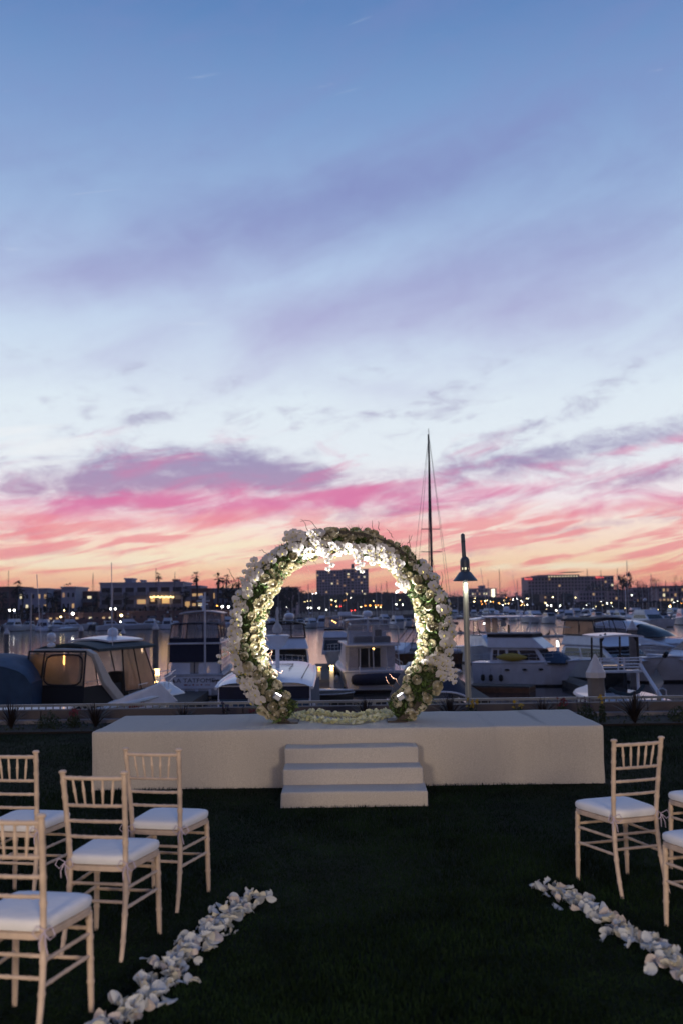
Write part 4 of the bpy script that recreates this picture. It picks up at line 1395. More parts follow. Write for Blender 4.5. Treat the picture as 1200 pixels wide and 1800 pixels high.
# ---- 4: bow-on white hardtop with blue canvas, close, behind the left of the arch
Y = 26.5
b = Boat('hardtop_sedan', 'white roofed boat with blue canvas sides close behind the left foot of the arch', 'motorboat', gx(470, Y, WZ + 3), Y + 3, -2, 7.0, 2.75, 1.3, 1.1, tw=.97)
m = MB()
def rf(u, v):
    a = (u - .5) * 2; w = 1.28 - .22 * v ** 2
    return (a * w, -2.9 + 4.6 * v, 2.90 + .32 * v ** .55 * (1 - .10 * a * a) + .14 * (1 - a ** 6) - .03)
m.grid(rf, 14, 14)
m.build('hardtop', M_gel, b.r, True)
m = MB(); m.tube([rf(0, 0)] + [rf(k / 8, 0) for k in range(9)], .05, 6); m.tube([rf(1, k / 8) for k in range(9)], .045, 6); m.tube([rf(0, k / 8) for k in range(9)], .045, 6); m.build('roof_edge', M_gel, b.r, True)
m = MB(); m.tube([Vector(rf(.25, .35)) + Vector((0, 0, .03)), Vector(rf(.27, .72)) + Vector((0, 0, .03)), Vector(rf(.72, .72)) + Vector((0, 0, .03)), Vector(rf(.70, .45)) + Vector((0, 0, .03))], .014, 4); m.build('hatch_trim', M_rub, b.r)
m = MB(); m.tube([Vector(rf(.88, .1)) + Vector((0, 0, .03)), Vector(rf(.92, .85)) + Vector((0, 0, .03))], .012, 4); m.build('hatch_trim', M_rub, b.r)
h = b.house(-2.95, 1.3, 2.45, 1.1, -2.75, 1.2, 2.4, 2.90)
b.win(h['aft'], 0, 1, 0, .82, M_blue, 'canvas_panel', .02); b.win(h['aft'], 0, 1, .82, 1.0, M_navy, 'canvas_header', .03)
for f in ('left', 'right'): b.win(h[f], 0, 1, 0, .98, M_blue, 'canvas_panel', .02)
b.frame(h['aft'], [0, .5, 1], .035, M_gel, 'canvas_post')
b.tube([(1.32, -3.3, 1.1), (1.35, -3.3, 2.5)], .04, M_gel, 'roof_post')
b.tube([(-1.3, -3.3, 1.6), (-1.6, -3.7, 1.75), (-1.7, -3.9, 1.45)], .02, M_gel, 'stern_rail')
b.tube([(.1, -.2, 3.25), (.1, -.2, 4.1)], .06, M_gel, 'searchlight_post')
m = MB(); m.lathe([(.05, 0), (.16, .08), (.30, .28), (.36, .42), (.30, .44), (.02, .45)], 18, (.1, -.2, 3.75)); m.build('satellite_dish', M_gel, b.r, True)
m = MB(); m.lathe([(.02, .45), (.12, .5), (.15, .6), (.1, .72), (.05, .78), (.03, .95), (.05, 1.1), (.02, 1.25)], 12, (.1, -.2, 3.75)); m.build('navigation_light_stack', M_geld, b.r, True)

# ---- 5: bow-on flybridge boat with dark bimini behind it
Y = 57
b = Boat('flybridge_cruiser', 'white flybridge cruiser with a dark domed bimini seen through the left of the arch', 'yacht', gx(493, Y, WZ + 3), Y + 4, 183, 10, 3.3, 2.1, 1.5, sc=(1, 1, .87))
h = b.house(-2.5, 2.5, 3.0, 1.6, -2.2, 1.4, 2.7, 2.95, M_gel, 'saloon'); b.win(h['front'], .03, .97, .25, .92, M_glass, 'windshield'); b.wins(h['right'], [(.05, .45), (.5, .95)], .35, .85); b.wins(h['left'], [(.05, .45), (.5, .95)], .35, .85)
b.house(-2.6, 2.0, 2.9, 2.9, -2.4, 1.2, 2.5, 3.65, M_gel, 'flybridge', .08)
h = b.house(-2.3, 1.3, 2.55, 3.65, -2.1, .8, 2.35, 4.55); b.enclosure(h, ('aft', 'left', 'right', 'front'), 3, r=.035)
b.roof(-2.4, 1.1, 2.65, 4.5, .30, M_black, 'bimini_top', .08, crown=.1)
b.rail(.35, 1, .6); b.dome((-.3, -1.8, 5.1), .32, name='satellite_dome')
b.house(.5, 4.0, 2.6, 1.6, .6, 3.6, 1.8, 1.95, M_gel, 'foredeck_cabin', .1)
m = MB(); m.box(-1.3, 1.3, 1.9, 1.94, 1.62, 1.70); m.build('cabin_stripe', M_inkr, b.r)

# ---- 6: stern-on yacht behind
Y = 74
b = Boat('enclosed_yacht', 'pale enclosed flybridge yacht just left of the large centre yacht', 'yacht', gx(606, Y, WZ + 3), Y + 5, 176, 11, 3.4, 2.1, 1.6, M_geld, sc=(1, 1, .84))
h = b.house(-2.5, 2.8, 3.2, 1.6, -2.2, 2.0, 3.0, 3.1, M_geld, 'saloon'); b.wins(h['front'], [(.04, .46), (.54, .96)], .25, .85, M_glass, 'windshield'); b.win(h['left'], .1, .9, .4, .85); b.win(h['right'], .1, .9, .4, .85)
b.house(-2.6, 2.3, 3.1, 3.1, -2.4, 2.0, 2.9, 3.7, M_gel, 'flybridge', .08)
h = b.house(-2.3, 2.0, 2.9, 3.75, -2.1, 1.8, 2.7, 5.0); b.enclosure(h, ('aft', 'left', 'right', 'front'), 2, r=.03, v0=.16, cm=M_black, rail=M_geld)
b.roof(-2.4, 2.0, 2.9, 5.0, .12, M_geld, 'hardtop', .08); b.rail(.4, 1, .6); b.box('roof_box', -.5, .5, -1, 0, 5.12, 5.4, M_gel)
for k in range(3): b.light((.55 + .13 * k, 1.86, 4.45 + .1 * k), M_lampa, .035)

# ---- 7: the large centre yacht, stern on with a dark dinghy on davits
Y = 59
b = Boat('centre_yacht', 'large white flybridge yacht seen from astern inside the arch, dark dinghy slung on its stern', 'yacht', gx(645, Y, WZ + 2), Y + 5, 4, 11.5, 3.75, 2.1, 1.55, tw=.96, sc=(1, 1, .79))
h = b.house(-5.2, -2.5, 3.1, 1.5, -4.9, -2.5, 2.9, 3.35)
b.frame(h['aft'], [0, .24, .5, .76, 1], .03, M_alum, 'cockpit_frame')
b.wins(h['aft'], [(.02, .23), (.77, .98)], .02, .95, M_vin, 'clear_panel', .006)
b.box('saloon_bulkhead', -1.5, 1.5, -3.2, -3.1, 1.5, 3.3, M_geld); b.box('saloon_door', -.75, .6, -3.26, -3.205, 1.55, 3.1, M_glass, .01); b.box('door_mullion', -.12, -.06, -3.30, -3.262, 1.55, 3.1, M_alum, .0)
b.house(-3.1, 2.4, 3.1, 1.5, -3.1, 1.4, 2.7, 3.3, M_gel, 'saloon')
b.light((.05, -4.6, 3.12), M_lampa, .06)
b.box('flybridge_deck', -1.6, 1.6, -5.2, 1.6, 3.36, 3.50, M_gel, .04)
m = MB()
for pts in ([(-1.5, -5.1, 3.5), (-1.5, -5.1, 4.7), (-1.3, -5.1, 4.92), (1.3, -5.1, 4.92), (1.5, -5.1, 4.7), (1.5, -5.1, 3.5)], [(0, -5.1, 3.5), (0, -5.1, 4.92)], [(-1.5, -5.1, 3.55), (1.5, -5.1, 3.55)], [(-.8, -5.1, 3.5), (-.8, -5.1, 3.5)][:0] or [(-1.3, -5.1, 4.92), (-1.2, -2.2, 5.0)], [(1.3, -5.1, 4.92), (1.2, -2.2, 5.0)]): m.tube(pts, .045, 7)
m.build('bimini_frame', M_alum, b.r, True)
h = b.house(-5.08, -2.4, 2.95, 3.55, -5.05, -2.4, 2.8, 4.88); b.wins(h['aft'], [(.02, .49), (.51, .98)], .03, .97, M_vin, 'clear_panel', .005)
b.box('flybridge_seat', -1.1, 1.1, -4.6, -4.0, 3.5, 4.05, M_grey, .08); b.box('flybridge_console', -1.2, 1.2, -1.6, -1.0, 3.5, 4.3, M_gel, .08); b.box('helm_chair', .35, .75, -3.0, -2.6, 3.9, 4.5, M_rub, .06)
h = b.house(-2.4, .6, 2.6, 4.3, -2.2, .2, 2.4, 5.25); b.enclosure(h, ('left', 'right', 'front', 'aft'), 2, r=.035, rail=M_alum)
b.roof(-2.5, .5, 2.7, 5.22, .10, M_geld, 'bimini_top', .06)
b.dome((-.05, -2.3, 5.75), .30, name='satellite_dome'); b.tube([(-.05, -2.3, 3.6), (-.05, -2.3, 5.5)], .06, M_gel, 'dome_post')
b.rail(.0, 1, .6)
m = MB(); m.lathe([(.02, -1.55), (.25, -1.5), (.36, -1.3), (.38, 0), (.36, 1.2), (.2, 1.52), (.02, 1.6)], 12); m.M = Matrix.Identity(4)
m.v = [(z + .15, -6.05 + x * .9, 1.0 + y * 1.15 + .02 * z) for x, y, z in m.v]; m.build('slung_dinghy', M_navy, b.r, True)
b.tube([(-.9, -5.7, 1.55), (-.9, -6.0, 1.9), (-.9, -6.1, 1.4)], .03, name='davit'); b.tube([(1.1, -5.7, 1.55), (1.1, -6.0, 1.9), (1.1, -6.1, 1.4)], .03, name='davit')
b.box('swim_platform', -1.6, 1.6, -6.3, -5.76, .25, .33, M_gelc)
for sg in (-1, 1): b.fender(sg * 1.95, -2, .7, M_gel)

# ---- 8: near navy topped boat right of the arch
Y = 27
b = Boat('navy_top_boat', 'boat with a big navy canvas top and blue side curtains right of the arch', 'motorboat', gx(765, Y, WZ + 2), Y + 3, 2, 6.5, 2.5, 1.3, 1.1, tw=.97)
h = b.house(-2.7, .8, 2.3, 1.1, -2.6, .7, 2.2, 2.15)
b.enclosure(h, ('aft', 'left', 'right'), 2, M_vin, r=.03, v0=.0, rail=M_gel)
for u in ((.04, .47), (.53, .96)): b.win(h['aft'], u[0], u[1], 0, 1, M_blue, 'side_curtain', .01, -.03)
m = MB(); m.grid(lambda u, v: ((u - .5) * 2.35 * (1 - .06 * v), -2.75 + 3.3 * v, 2.1 + 1.25 * (1 - abs(2 * u - 1) ** 3.2) * math.sin(math.pi * (.10 + .62 * v)) ** .7), 18, 12); m.build('canvas_top', M_navy, b.r, True)
m = MB(); m.tube([((u / 14 - .5) * 2.38, -2.78, 2.1 + 1.25 * (1 - abs(2 * u / 14 - 1) ** 3.2) * math.sin(math.pi * .1) ** .7) for u in range(15)], .03, 6); m.build('top_bow', M_gel, b.r, True)
b.tube([(1.3, -2.9, 1.15), (1.45, -2.95, .1)], .05, M_gel, 'stern_post')
b.dome((.45, 1.4, 3.5), .28, M_gel, 'covered_searchlight', 1.6)

# ---- 9: sedan with dark arch behind the right of the arch, brown hull band
Y = 80
b = Boat('sport_sedan', 'small sport boat with black bimini and brown hull inside the right of the arch', 'motorboat', gx(735, Y, WZ + 2), Y + 2, 120, 7.5, 2.8, 1.35, 1.1, M_wood)
b.house(-2.2, 2.6, 2.3, 1.15, -1.6, 1.2, 1.7, 2.0, M_gel, 'cabin', .1)
h = b.house(-1.9, 1.2, 2.2, 1.95, -1.5, .1, 1.9, 3.2); b.enclosure(h, ('left', 'right', 'front'), 2, r=.03)
b.roof(-1.7, .3, 2.1, 3.18, .12, M_black, 'bimini_top', .06)
m = MB(); m.hexa([(-1.2, -3.6, 1.12), (1.2, -3.6, 1.12), (1.1, 2.6, 1.35), (-1.1, 2.6, 1.35), (-1.18, -3.6, 1.35), (1.18, -3.6, 1.35), (1.0, 2.6, 1.5), (-1.0, 2.6, 1.5)]); m.build('deck', M_gel, b.r, bevel=.03)

# ---- 10: trawler with yellow kayak
Y = 62
b = Boat('trawler_yacht', 'white trawler yacht with flat hardtop and a yellow kayak on its rail', 'yacht', gx(926, Y, WZ + 1.5), Y, 180 + 60, 8.8, 3.2, 2.0, 1.75, rake=.13, sc=(.74, .74, .79))
b.rail(0.0, 1.0, .62, 14, .016)
b.house(-2.9, 2.2, 2.5, 1.65, -2.7, 1.3, 2.35, 2.9, M_gel, 'saloon', .06); h = b.house(-2.9, 2.2, 2.5, 1.65, -2.7, 1.3, 2.35, 2.9)
b.wins(h['right'], [(.05, .14), (.17, .30), (.36, .56), (.60, .92)], .28, .88); b.wins(h['left'], [(.05, .3), (.35, .6), (.65, .95)], .35, .85); b.wins(h['front'], [(.05, .34), (.36, .64), (.66, .95)], .3, .88)
# sloping pale flybridge front and dark brow
b.house(-3.0, 2.0, 2.8, 2.9, -3.0, .9, 2.5, 3.75, M_gel, 'flybridge', .08)
m = MB(); m.box(-1.32, 1.32, -3.0, .95, 3.74, 4.0); m.build('brow_canvas', M_black, b.r, bevel=.03)
m = MB(); m.box(-1.28, 1.28, -3.1, .85, 4.0, 4.1); m.build('coaming_rail', M_geld, b.r)
b.roof(-3.4, 1.2, 2.9, 5.35, .06, M_gel, 'hardtop', .09)
for x in (-1.25, 1.25):
    for y, y2 in ((-3.1, -3.2), (-.9, -.9), (.7, .95), (.4, .95)): b.tube([(x, y, 4.0), (x, y2, 5.35)], .035, M_gel, 'roof_post')
    b.tube([(x, -.6, 4.1), (x, .3, 5.3)], .025, M_gel, 'roof_brace')
h = b.house(-3.2, -2.0, 2.5, 4.05, -3.2, -2.0, 2.5, 5.3); b.wins(h['right'], [(.05, .45), (.55, .95)], .02, .98, M_vinw, 'clear_panel', .006)
b.dome((.3, -1.6, 5.95), .26, name='satellite_dome'); b.dome((.0, -2.6, 5.7), .2); b.dome((.0, .1, 5.62), .17); b.radar((0, -.4, 5.45), .8)
b.tube([(1.2, -2.9, 5.4), (1.3, -3.4, 9.2)], .014, M_gel, 'antenna'); b.tube([(-1.2, -.9, 5.4), (-1.2, -1.5, 8.6)], .014, M_gel, 'antenna')
b.tube([(0.9, -1.2, 4.1), (0.9, -1.2, 4.7)], .09, M_rub, 'helm_seat'); b.dome((.3, -1.9, 4.75), .24, M_geld, 'covered_instrument', 1.5)
m = MB(); m.lathe([(.02, -1.35), (.12, -1.2), (.26, -.7), (.33, 0), (.28, .6), (.14, 1.1), (.02, 1.35)], 12)
m.v = [(1.62 + x * .7, -.75 + z, 2.22 + y) for x, y, z in m.v]; m.build('kayak', M_yel, b.r, True)
m = MB(); m.grid(lambda u, v: (.2 + (u - .5) * 2.0, 1.2 + 2.4 * v, 1.75 + .95 * math.sin(math.pi * (.12 + .76 * v)) * (1 - abs(2 * u - 1) ** 3) + .05 * noise.noise(Vector((u * 5, v * 5, 1)))), 12, 12); m.build('covered_tender', M_blue, b.r, True)
m = MB(); m.box(-.8, 1.2, 1.2, 3.6, 1.7, 1.82); m.build('tender_chock', M_rub, b.r)
for y in (-3.3, -2.6, -1.7): b.fender(1.72, y, .62, M_rub, .55, .17)
for y in (-1.2, .3, 1.6): 
    m = MB(); m.lathe([(.02, -.01), (.13, -.01), (.15, .01), (.1, .02), (.02, .02)], 12); m.v = [(b.hb((y + 4.4) / 8.8) * .985 + z, y + x * 1.5, 1.28 + y_ * .6 + .03 * y) for x, y_, z in m.v]; m.build('porthole', M_glass, b.r)
for y in (-1.0, .2, 1.4, 2.3): b.tube([(b.hb((y + 4.4) / 8.8) * .99 + .01, y, 1.5), (b.hb((y + 4.4) / 8.8) * .9 + .02, y + .05, .3)], .012, M_gel, 'mooring_line')

# ---- 11: express behind the trawler
Y = 84
b = Boat('express_cruiser', 'white express cruiser partly hidden behind the lamp post and trawler', 'motorboat', gx(858, Y, WZ + 2), Y, 196, 9.5, 3.2, 1.9, 1.4)
b.house(-2.0, 3.2, 2.7, 1.5, -1.5, 1.2, 2.2, 2.5, M_gel, 'cabin', .12); h = b.house(-1.6, 1.0, 2.4, 2.45, -1.3, .0, 2.1, 3.75); b.enclosure(h, ('front', 'left', 'right'), 2, r=.03)
b.roof(-1.8, .2, 2.4, 3.75, .18, M_gel, 'hardtop', .08, crown=.3); b.rail(.4, 1, .6)
h = b.house(-2.0, 3.2, 2.72, 1.5, -1.5, 1.2, 2.22, 2.5); b.wins(h['front'], [(.1, .45), (.55, .9)], .3, .8); b.light((.5, .3, 3.4), M_lampw, .06)

# ---- 12: flybridge with black bimini, right
Y = 66
b = Boat('black_bimini_yacht', 'white flybridge yacht with a black bimini top and glowing side curtain, right of centre', 'yacht', gx(1068, Y, WZ + 1), Y, 180 + 24, 11.5, 4.1, 2.1, 1.5, rake=.12, sc=(.92, .92, .79))
b.rail(.35, 1.0, .6, 8)
b.house(-3.6, 3.2, 3.5, 1.5, -3.2, 1.2, 3.0, 2.75, M_gel, 'saloon', .12); h = b.house(-3.6, 3.2, 3.5, 1.5, -3.2, 1.2, 3.0, 2.75)
b.wins(h['front'], [(.04, .34), (.36, .64), (.66, .96)], .30, .90, M_glass, 'windshield'); b.wins(h['right'], [(.10, .42), (.46, .9)], .30, .85); b.wins(h['left'], [(.10, .42), (.46, .9)], .30, .85)
b.house(-3.4, 1.9, 3.2, 2.75, -3.2, .5, 2.8, 3.65, M_gel, 'flybridge', .12)
h = b.house(-3.2, .6, 2.9, 3.65, -3.0, .1, 2.7, 4.95)
b.enclosure(h, ('front', 'left'), 3, M_vin, r=.035); b.enclosure(h, ('right', 'aft'), 2, M_vinw, r=.04)
b.roof(-3.3, .3, 3.0, 4.92, .20, M_black, 'bimini_top', .12, crown=.1)
b.box('helm_seat', -.5, .5, -1.6, -1.1, 3.6, 4.2, M_rub, .06)
for sg in (-1, 1): b.tube([(sg * 1.6, -3.3, 2.7), (sg * 1.75, -4.0, 4.2), (sg * 1.6, -3.3, 4.3), (sg * 1.5, -2.2, 4.25)], .05, M_gelc, 'arch_tube')
b.house(1.0, 4.9, 2.6, 1.75, 1.2, 4.4, 1.4, 2.05, M_gel, 'foredeck_cabin', .1)
for sg in (-1, 1): b.box('deck_cushion', min(sg * .25, sg * 1.0), max(sg * .25, sg * 1.0), 2.0, 3.6, 2.04, 2.14, M_rub, .05)
b.fender(-1.9, 1.0, .9, M_rub, .5, .22); b.tube([(0, 5.8, 2.1), (.05, 6.1, 2.45)], .16, M_rub, 'anchor_roller')

# ---- 13: sleek hardtop express right behind
Y = 84
b = Boat('sleek_cruiser', 'sleek low white cruiser with curved dark windscreen behind the right piling', 'motorboat', gx(1128, Y, WZ + 2), Y, 180 + 38, 12, 4.0, 2.0, 1.6, sc=(1, 1, .88))
b.house(-4.5, 4.2, 3.4, 1.6, -4.0, .8, 2.9, 2.5, M_gel, 'cabin', .15)
m = MB(); m.grid(lambda u, v: ((u - .5) * 3.1 * (1 - .15 * v * v), -4.0 + 6.6 * v, 2.45 + 1.45 * (1 - abs(2 * u - 1) ** 3.5) * math.sin(math.pi * (.2 + .8 * v) ** .9) ** .6), 16, 16); m.build('windscreen_shell', M_glass, b.r, True)
m = MB(); m.grid(lambda u, v: ((u - .5) * 3.0, -4.1 + 4.4 * v, 2.62 + 1.40 * (1 - abs(2 * u - 1) ** 4.5 * .55) * math.sin(math.pi * (.24 + .56 * v)) ** .6), 16, 12); m.build('hardtop', M_gel, b.r, True)
b.rail(.35, 1, .5); b.house(1.0, 4.8, 2.6, 1.9, 1.2, 4.2, 1.2, 2.3, M_gel, 'foredeck_cabin', .15)

# ---- 14: near T-top boat
Y = 39
b = Boat('tower_boat', 'white open fishing boat with a tall tower roof behind the near piling', 'motorboat', gx(1072, Y + 1.5, WZ + 1.4), Y + 1.5, 1, 6.4, 2.45, 1.35, 1.38, tw=.86, full=2.2, sc=(1.15, 1.15, 1.0))
for sg in (-1, 1):
    b.tube([(sg * .95, -2.6, 1.4), (sg * .72, -1.6, 2.35), (sg * .66, -1.4, 2.6)], .06, M_gel, 'tower_leg'); b.tube([(sg * .62, -1.2, 1.45), (sg * .60, -1.25, 2.4)], .05, M_gel, 'tower_leg')
    b.tube([(sg * .62, -1.3, 2.6), (sg * .62, -1.3, 3.75)], .045, M_rub, 'roof_post'); b.tube([(sg * .62, -1.3, 3.45), (sg * .45, -1.3, 3.8)], .035, M_rub, 'roof_brace')
    b.tube([(sg * .50, .5, 1.45), (sg * .50, .3, 3.7)], .035, M_rub, 'roof_post')
for z in (2.35, 2.5, 2.62, 2.75, 2.85): b.tube([(-.70, -1.42, z), (.70, -1.42, z)], .028, M_gel, 'backrest_bar')
for x in (-.68, -.1, .1, .68): b.tube([(x, -1.42, 2.32), (x, -1.42, 2.88)], .03, M_gel, 'backrest_post')
b.box('tower_seat', -.72, .72, -1.40, -.9, 2.28, 2.36, M_gel, .02)
b.roof(-1.7, .7, 1.45, 3.70, .10, M_gel, 'tower_roof', .07, crown=.4)
b.box('helm_console', -.45, .45, -.6, .1, 1.42, 2.5, M_glass, .06)
m = MB(); m.tube([(-.55, -1.9, 1.75), (-.35, -1.95, 1.58), (.1, -1.97, 1.5), (.4, -1.95, 1.62), (.6, -1.9, 1.85)], .07, 8); m.build('rolled_canvas', M_teal, b.r, True)
b.tube([(-1.22, -2.2, 1.4), (-.95, -2.3, 2.9)], .009, M_rub, 'fishing_rod'); b.tube([(-1.22, -2.2, 1.4), (-1.20, -2.22, 1.65)], .03, M_gel, 'rod_holder')
b.tube([(.85, -2.5, 1.42), (.85, -2.5, 1.72), (1.0, -2.5, 1.78), (1.12, -2.5, 1.7), (1.12, -2.5, 1.42)], .02, name='grab_rail')
m = MB(); m.grid(lambda u, v: (-1.05 + 1.1 * u, -4.1 + .9 * v, 1.02 + .22 * math.sin(math.pi * u) * math.sin(math.pi * (.2 + .7 * v))), 10, 8); m.build('outboard_cowl', M_gel, b.r, True)
b.box('outboard_bracket', -.9, 0, -4.0, -3.15, .6, 1.05, M_gel, .05)
b.tube([(.6, -.2, 3.85), (.62, -.2, 5.6)], .012, M_gel, 'antenna')

# ---- 15: right edge cruiser
Y = 64
b = Boat('edge_cruiser', 'white sport cruiser with arch cut by the right photo edge', 'motorboat', gx(1240, Y, WZ + 1), Y, 112, 9.2, 3.1, 1.75, 1.35, rake=.12)
b.house(-3.0, 2.9, 2.5, 1.4, -2.4, 1.6, 2.0, 1.95, M_gel, 'cabin', .1); h = b.house(-1.6, 1.7, 2.4, 1.9, -1.2, .3, 2.0, 2.75); b.wins(h['front'], [(.03, .48), (.52, .97)], .03, .97, M_vinw, 'windshield_panel', .01); b.frame(h['front'], [0, .5, 1], .03, M_gel)
b.wins(h['right'], [(.05, .95)], .05, .95, M_vinw, 'windshield_panel', .01); b.frame(h['right'], [0, 1], .03, M_gel)
for sg in (-1, 1): b.tube([(sg * 1.3, -.4, 1.6), (sg * 1.25, -1.2, 2.6), (sg * 1.1, -1.9, 3.3), (sg * .8, -2.1, 3.4)], .12, M_gel, 'radar_arch')
b.roof(-3.2, -.2, 2.3, 3.3, .15, M_black, 'bimini_top', .08); b.rail(.45, 1, .5)
for y in (-1.5, 0, 1.4): b.box('porthole', b.hb((y + 4.6) / 9.2) - .02, b.hb((y + 4.6) / 9.2) + .012, y - .12, y + .12, 1.2, 1.3, M_glass, 0)
m = MB()
for k in range(4): m.tube([(b.hb(min(.95, .1 + .1 * i)) * (.945 + .01 * k) + .01, -4.6 + 9.2 * (.1 + .1 * i), .55 + .14 * k + .03 * i) for i in range(9)], .008, 4)
m.build('hull_stripe', M_rub, b.r)
b.fender(1.72, -2.4, .9, M_gel, .5, .13)

# ---- 16: sailing yacht whose tall mast rises behind the arch
M_mast = mat('dark mast paint', (.035, .04, .06), .5)
Y = 62
def sailboat(name, label, x, Y, rz, L, H, hullm=None, group=None, spread=(.45, .7), dark=False, rig=True, base=WZ):
    b = Boat(name, label, 'sailboat', x, Y, rz, L, L * .3, 1.25, .95, hullm, group, full=1.9, tw=.7, rake=.12)
    b.house(-L * .22, L * .2, L * .17, 1.0, -L * .2, L * .12, L * .13, 1.42, M_gel, 'cabin', .06)
    mm = M_mast if dark else M_alum
    b.tube([(0, L * .08, 1.0), (0, L * .08, H * .6), (0, L * .08 - .06, H)], [.085, .08, .055], mm, 'mast')
    b.tube([(0, L * .07, 2.0), (0, -L * .34, 2.05)], .06, mm, 'boom')
    m = MB(); m.tube([(0, L * .06, 2.15), (0, -L * .1, 2.22), (0, -L * .33, 2.12)], [.16, .17, .09], 8); m.build('sail_cover', M_blue if rnd.random() < .6 else M_navy, b.r, True)
    for f in spread:
        m = MB(); m.tube([(-L * .085 * (1.3 - f), L * .08, H * f), (L * .085 * (1.3 - f), L * .08, H * f)], .025, 5); m.build('spreader', mm, b.r)
    if rig:
        m = MB(); r = .010
        for p0, p1 in (((0, L * .08, H), (0, L * .49, 1.3)), ((0, L * .08, H), (0, -L * .49, 1.0)), ((0, L * .08, H), (L * .085 * (1.3 - spread[-1]), L * .08, H * spread[-1])), ((L * .085 * (1.3 - spread[-1]), L * .08, H * spread[-1]), (L * .14, L * .06, 1.1)),
                       ((0, L * .08, H), (-L * .085 * (1.3 - spread[-1]), L * .08, H * spread[-1])), ((-L * .085 * (1.3 - spread[-1]), L * .08, H * spread[-1]), (-L * .14, L * .06, 1.1)),
                       ((0, L * .08, H * spread[0]), (L * .14, L * .0, 1.1)), ((0, L * .08, H * spread[0]), (-L * .14, L * .0, 1.1))): m.tube([p0, p1], r, 4)
        m.build('rigging', M_mast, b.r)
    return b


topz = at(752, 767, Y).z - WZ
b = sailboat('sailing_yacht', 'sailing yacht with the tallest mast, rising behind the right of the arch', gx(758, Y, WZ + 8) - .30, Y, 195, 10.5, topz, None, None, (.53, .62), True)
b.tube([(.42, 1.2, 1.2), (.03, .85, topz - .5)], .032, M_mast, 'furled_sail'); b.radar((0, .6, 6.05), .3)
b.tube([(0, .83, topz), (0, .83, topz + .35)], .02, M_mast, 'wind_vane')
# thin near masts
for px, y0, y1, Yq in ((55, 1045, 1150, 95), (197, 1030, 1160, 78), (340, 1048, 1150, 50.6)):
    pass

# ---- pilings with conical caps
M_pile = mat('concrete piling', (.20, .18, .17), .9, var=.35, vscale=2, bump=.3)
M_cap = mat('white piling cap', (.58, .56, .58), .5, var=.1)
for px, py, Y, w, lb in ((12, 1103, 87, .42, 'grey piling with white conical cap at the left photo edge, in open water'), (274, 1093, 78, .45, 'tall piling with white cap between the canvas cruiser and the lettered yacht'),
                         (1110.5, 1090, 60, .48, 'piling with white pointed cap at the right, in front of the sleek cruiser'), (1038, 1150, 22.5, .37, 'thick near piling with white pointed cap on the right, closest to the railing'),
                         (143, 1098, 92, .40, 'distant piling with white cap above the canvas cruiser roof'), (217, 1104, 96, .40, 'distant piling with white cap right of the canvas cruiser roof')):
    tp = at(px, py, Y); r = empty('piling', (tp.x + .004 * Y * (1 if Y < 40 else 0), Y, WZ), 0, lb, 'piling')
    H = tp.z - WZ; hc = .42 if Y < 40 else .5
    m = MB(); m.lathe([(w * .52, -2), (w * .52, H - hc - .02)], 8 if Y < 40 else 14); m.build('post', M_pile, r, bevel=.02 if Y < 40 else 0)
    m = MB(); k = w * .56
    m.lathe([(k * 1.08, H - hc - .10), (k * 1.08, H - hc + .02), (k * .9, H - hc + .08), (.015, H)], 8 if Y < 40 else 14); m.build('cap', M_cap, r)

# ---- floating docks
def dock(x0, x1, y0, y1, label, z=WZ + .38, rz=0, nb=None):
    cx, cy = (x0 + x1) / 2, (y0 + y1) / 2
    r = empty('floating_dock', (cx, cy, WZ), R(rz), label, 'dock')
    hx, hy = (x1 - x0) / 2, (y1 - y0) / 2
    m = MB(); m.box(-hx, hx, -hy, hy, -.25, .30); m.build('float', M_wood if nb else M_dock, r, bevel=.03)
    m = MB(); n = max(3, int(hy * 2 / .5)) if hy > hx else max(3, int(hx * 2 / .5))
    if hy > hx:
        for k in range(n): m.box(-hx, hx, -hy + 2 * hy * k / n + .02, -hy + 2 * hy * (k + 1) / n, .30, .37)
    else:
        for k in range(n): m.box(-hx + 2 * hx * k / n + .02, -hx + 2 * hx * (k + 1) / n, -hy, hy, .30, .37)
    o = m.build('deck_boards', M_dock, r); o['kind'] = 'stuff'
    return r


dock(gx(862, 62, WZ) - 1.8, gx(862, 62, WZ) + 1.8, 57, 58.8, 'dark wooden dock finger with brown fascia in front of the trawler', rz=-22, nb=1)
dock(gx(300, 48, WZ) - .7, gx(300, 48, WZ) + .7, 34, 74, 'long dock finger running out between the canvas cruiser and lettered yacht')
dock(gx(560, 60, WZ) - .8, gx(560, 60, WZ) + .8, 42, 82, 'dock finger running out left of the centre yacht')
dock(gx(1010, 60, WZ) - .6, gx(1010, 60, WZ) + .6, 50, 88, 'dock finger between the trawler and the black bimini yacht')
dock(gx(800, 60, WZ) - .6, gx(800, 60, WZ) + .6, 50, 88, 'dock finger left of the trawler behind the lamp post')
# dinghy / hard cover on the dock at centre left
Y = 50
b = Boat('small_skiff', 'small dark skiff with a grey flat cover between the two boats inside the arch', 'dinghy', gx(568, Y, WZ), Y, 150, 3.6, 1.7, .85, .7, M_rub)
m = MB(); m.hexa([(-.8, -1.7, .72), (.8, -1.7, .72), (.3, 1.3, .9), (-.3, 1.3, .9), (-.78, -1.7, .80), (.78, -1.7, .80), (.28, 1.3, .98), (-.28, 1.3, .98)]); m.build('flat_cover', M_geld, b.r, bevel=.03)
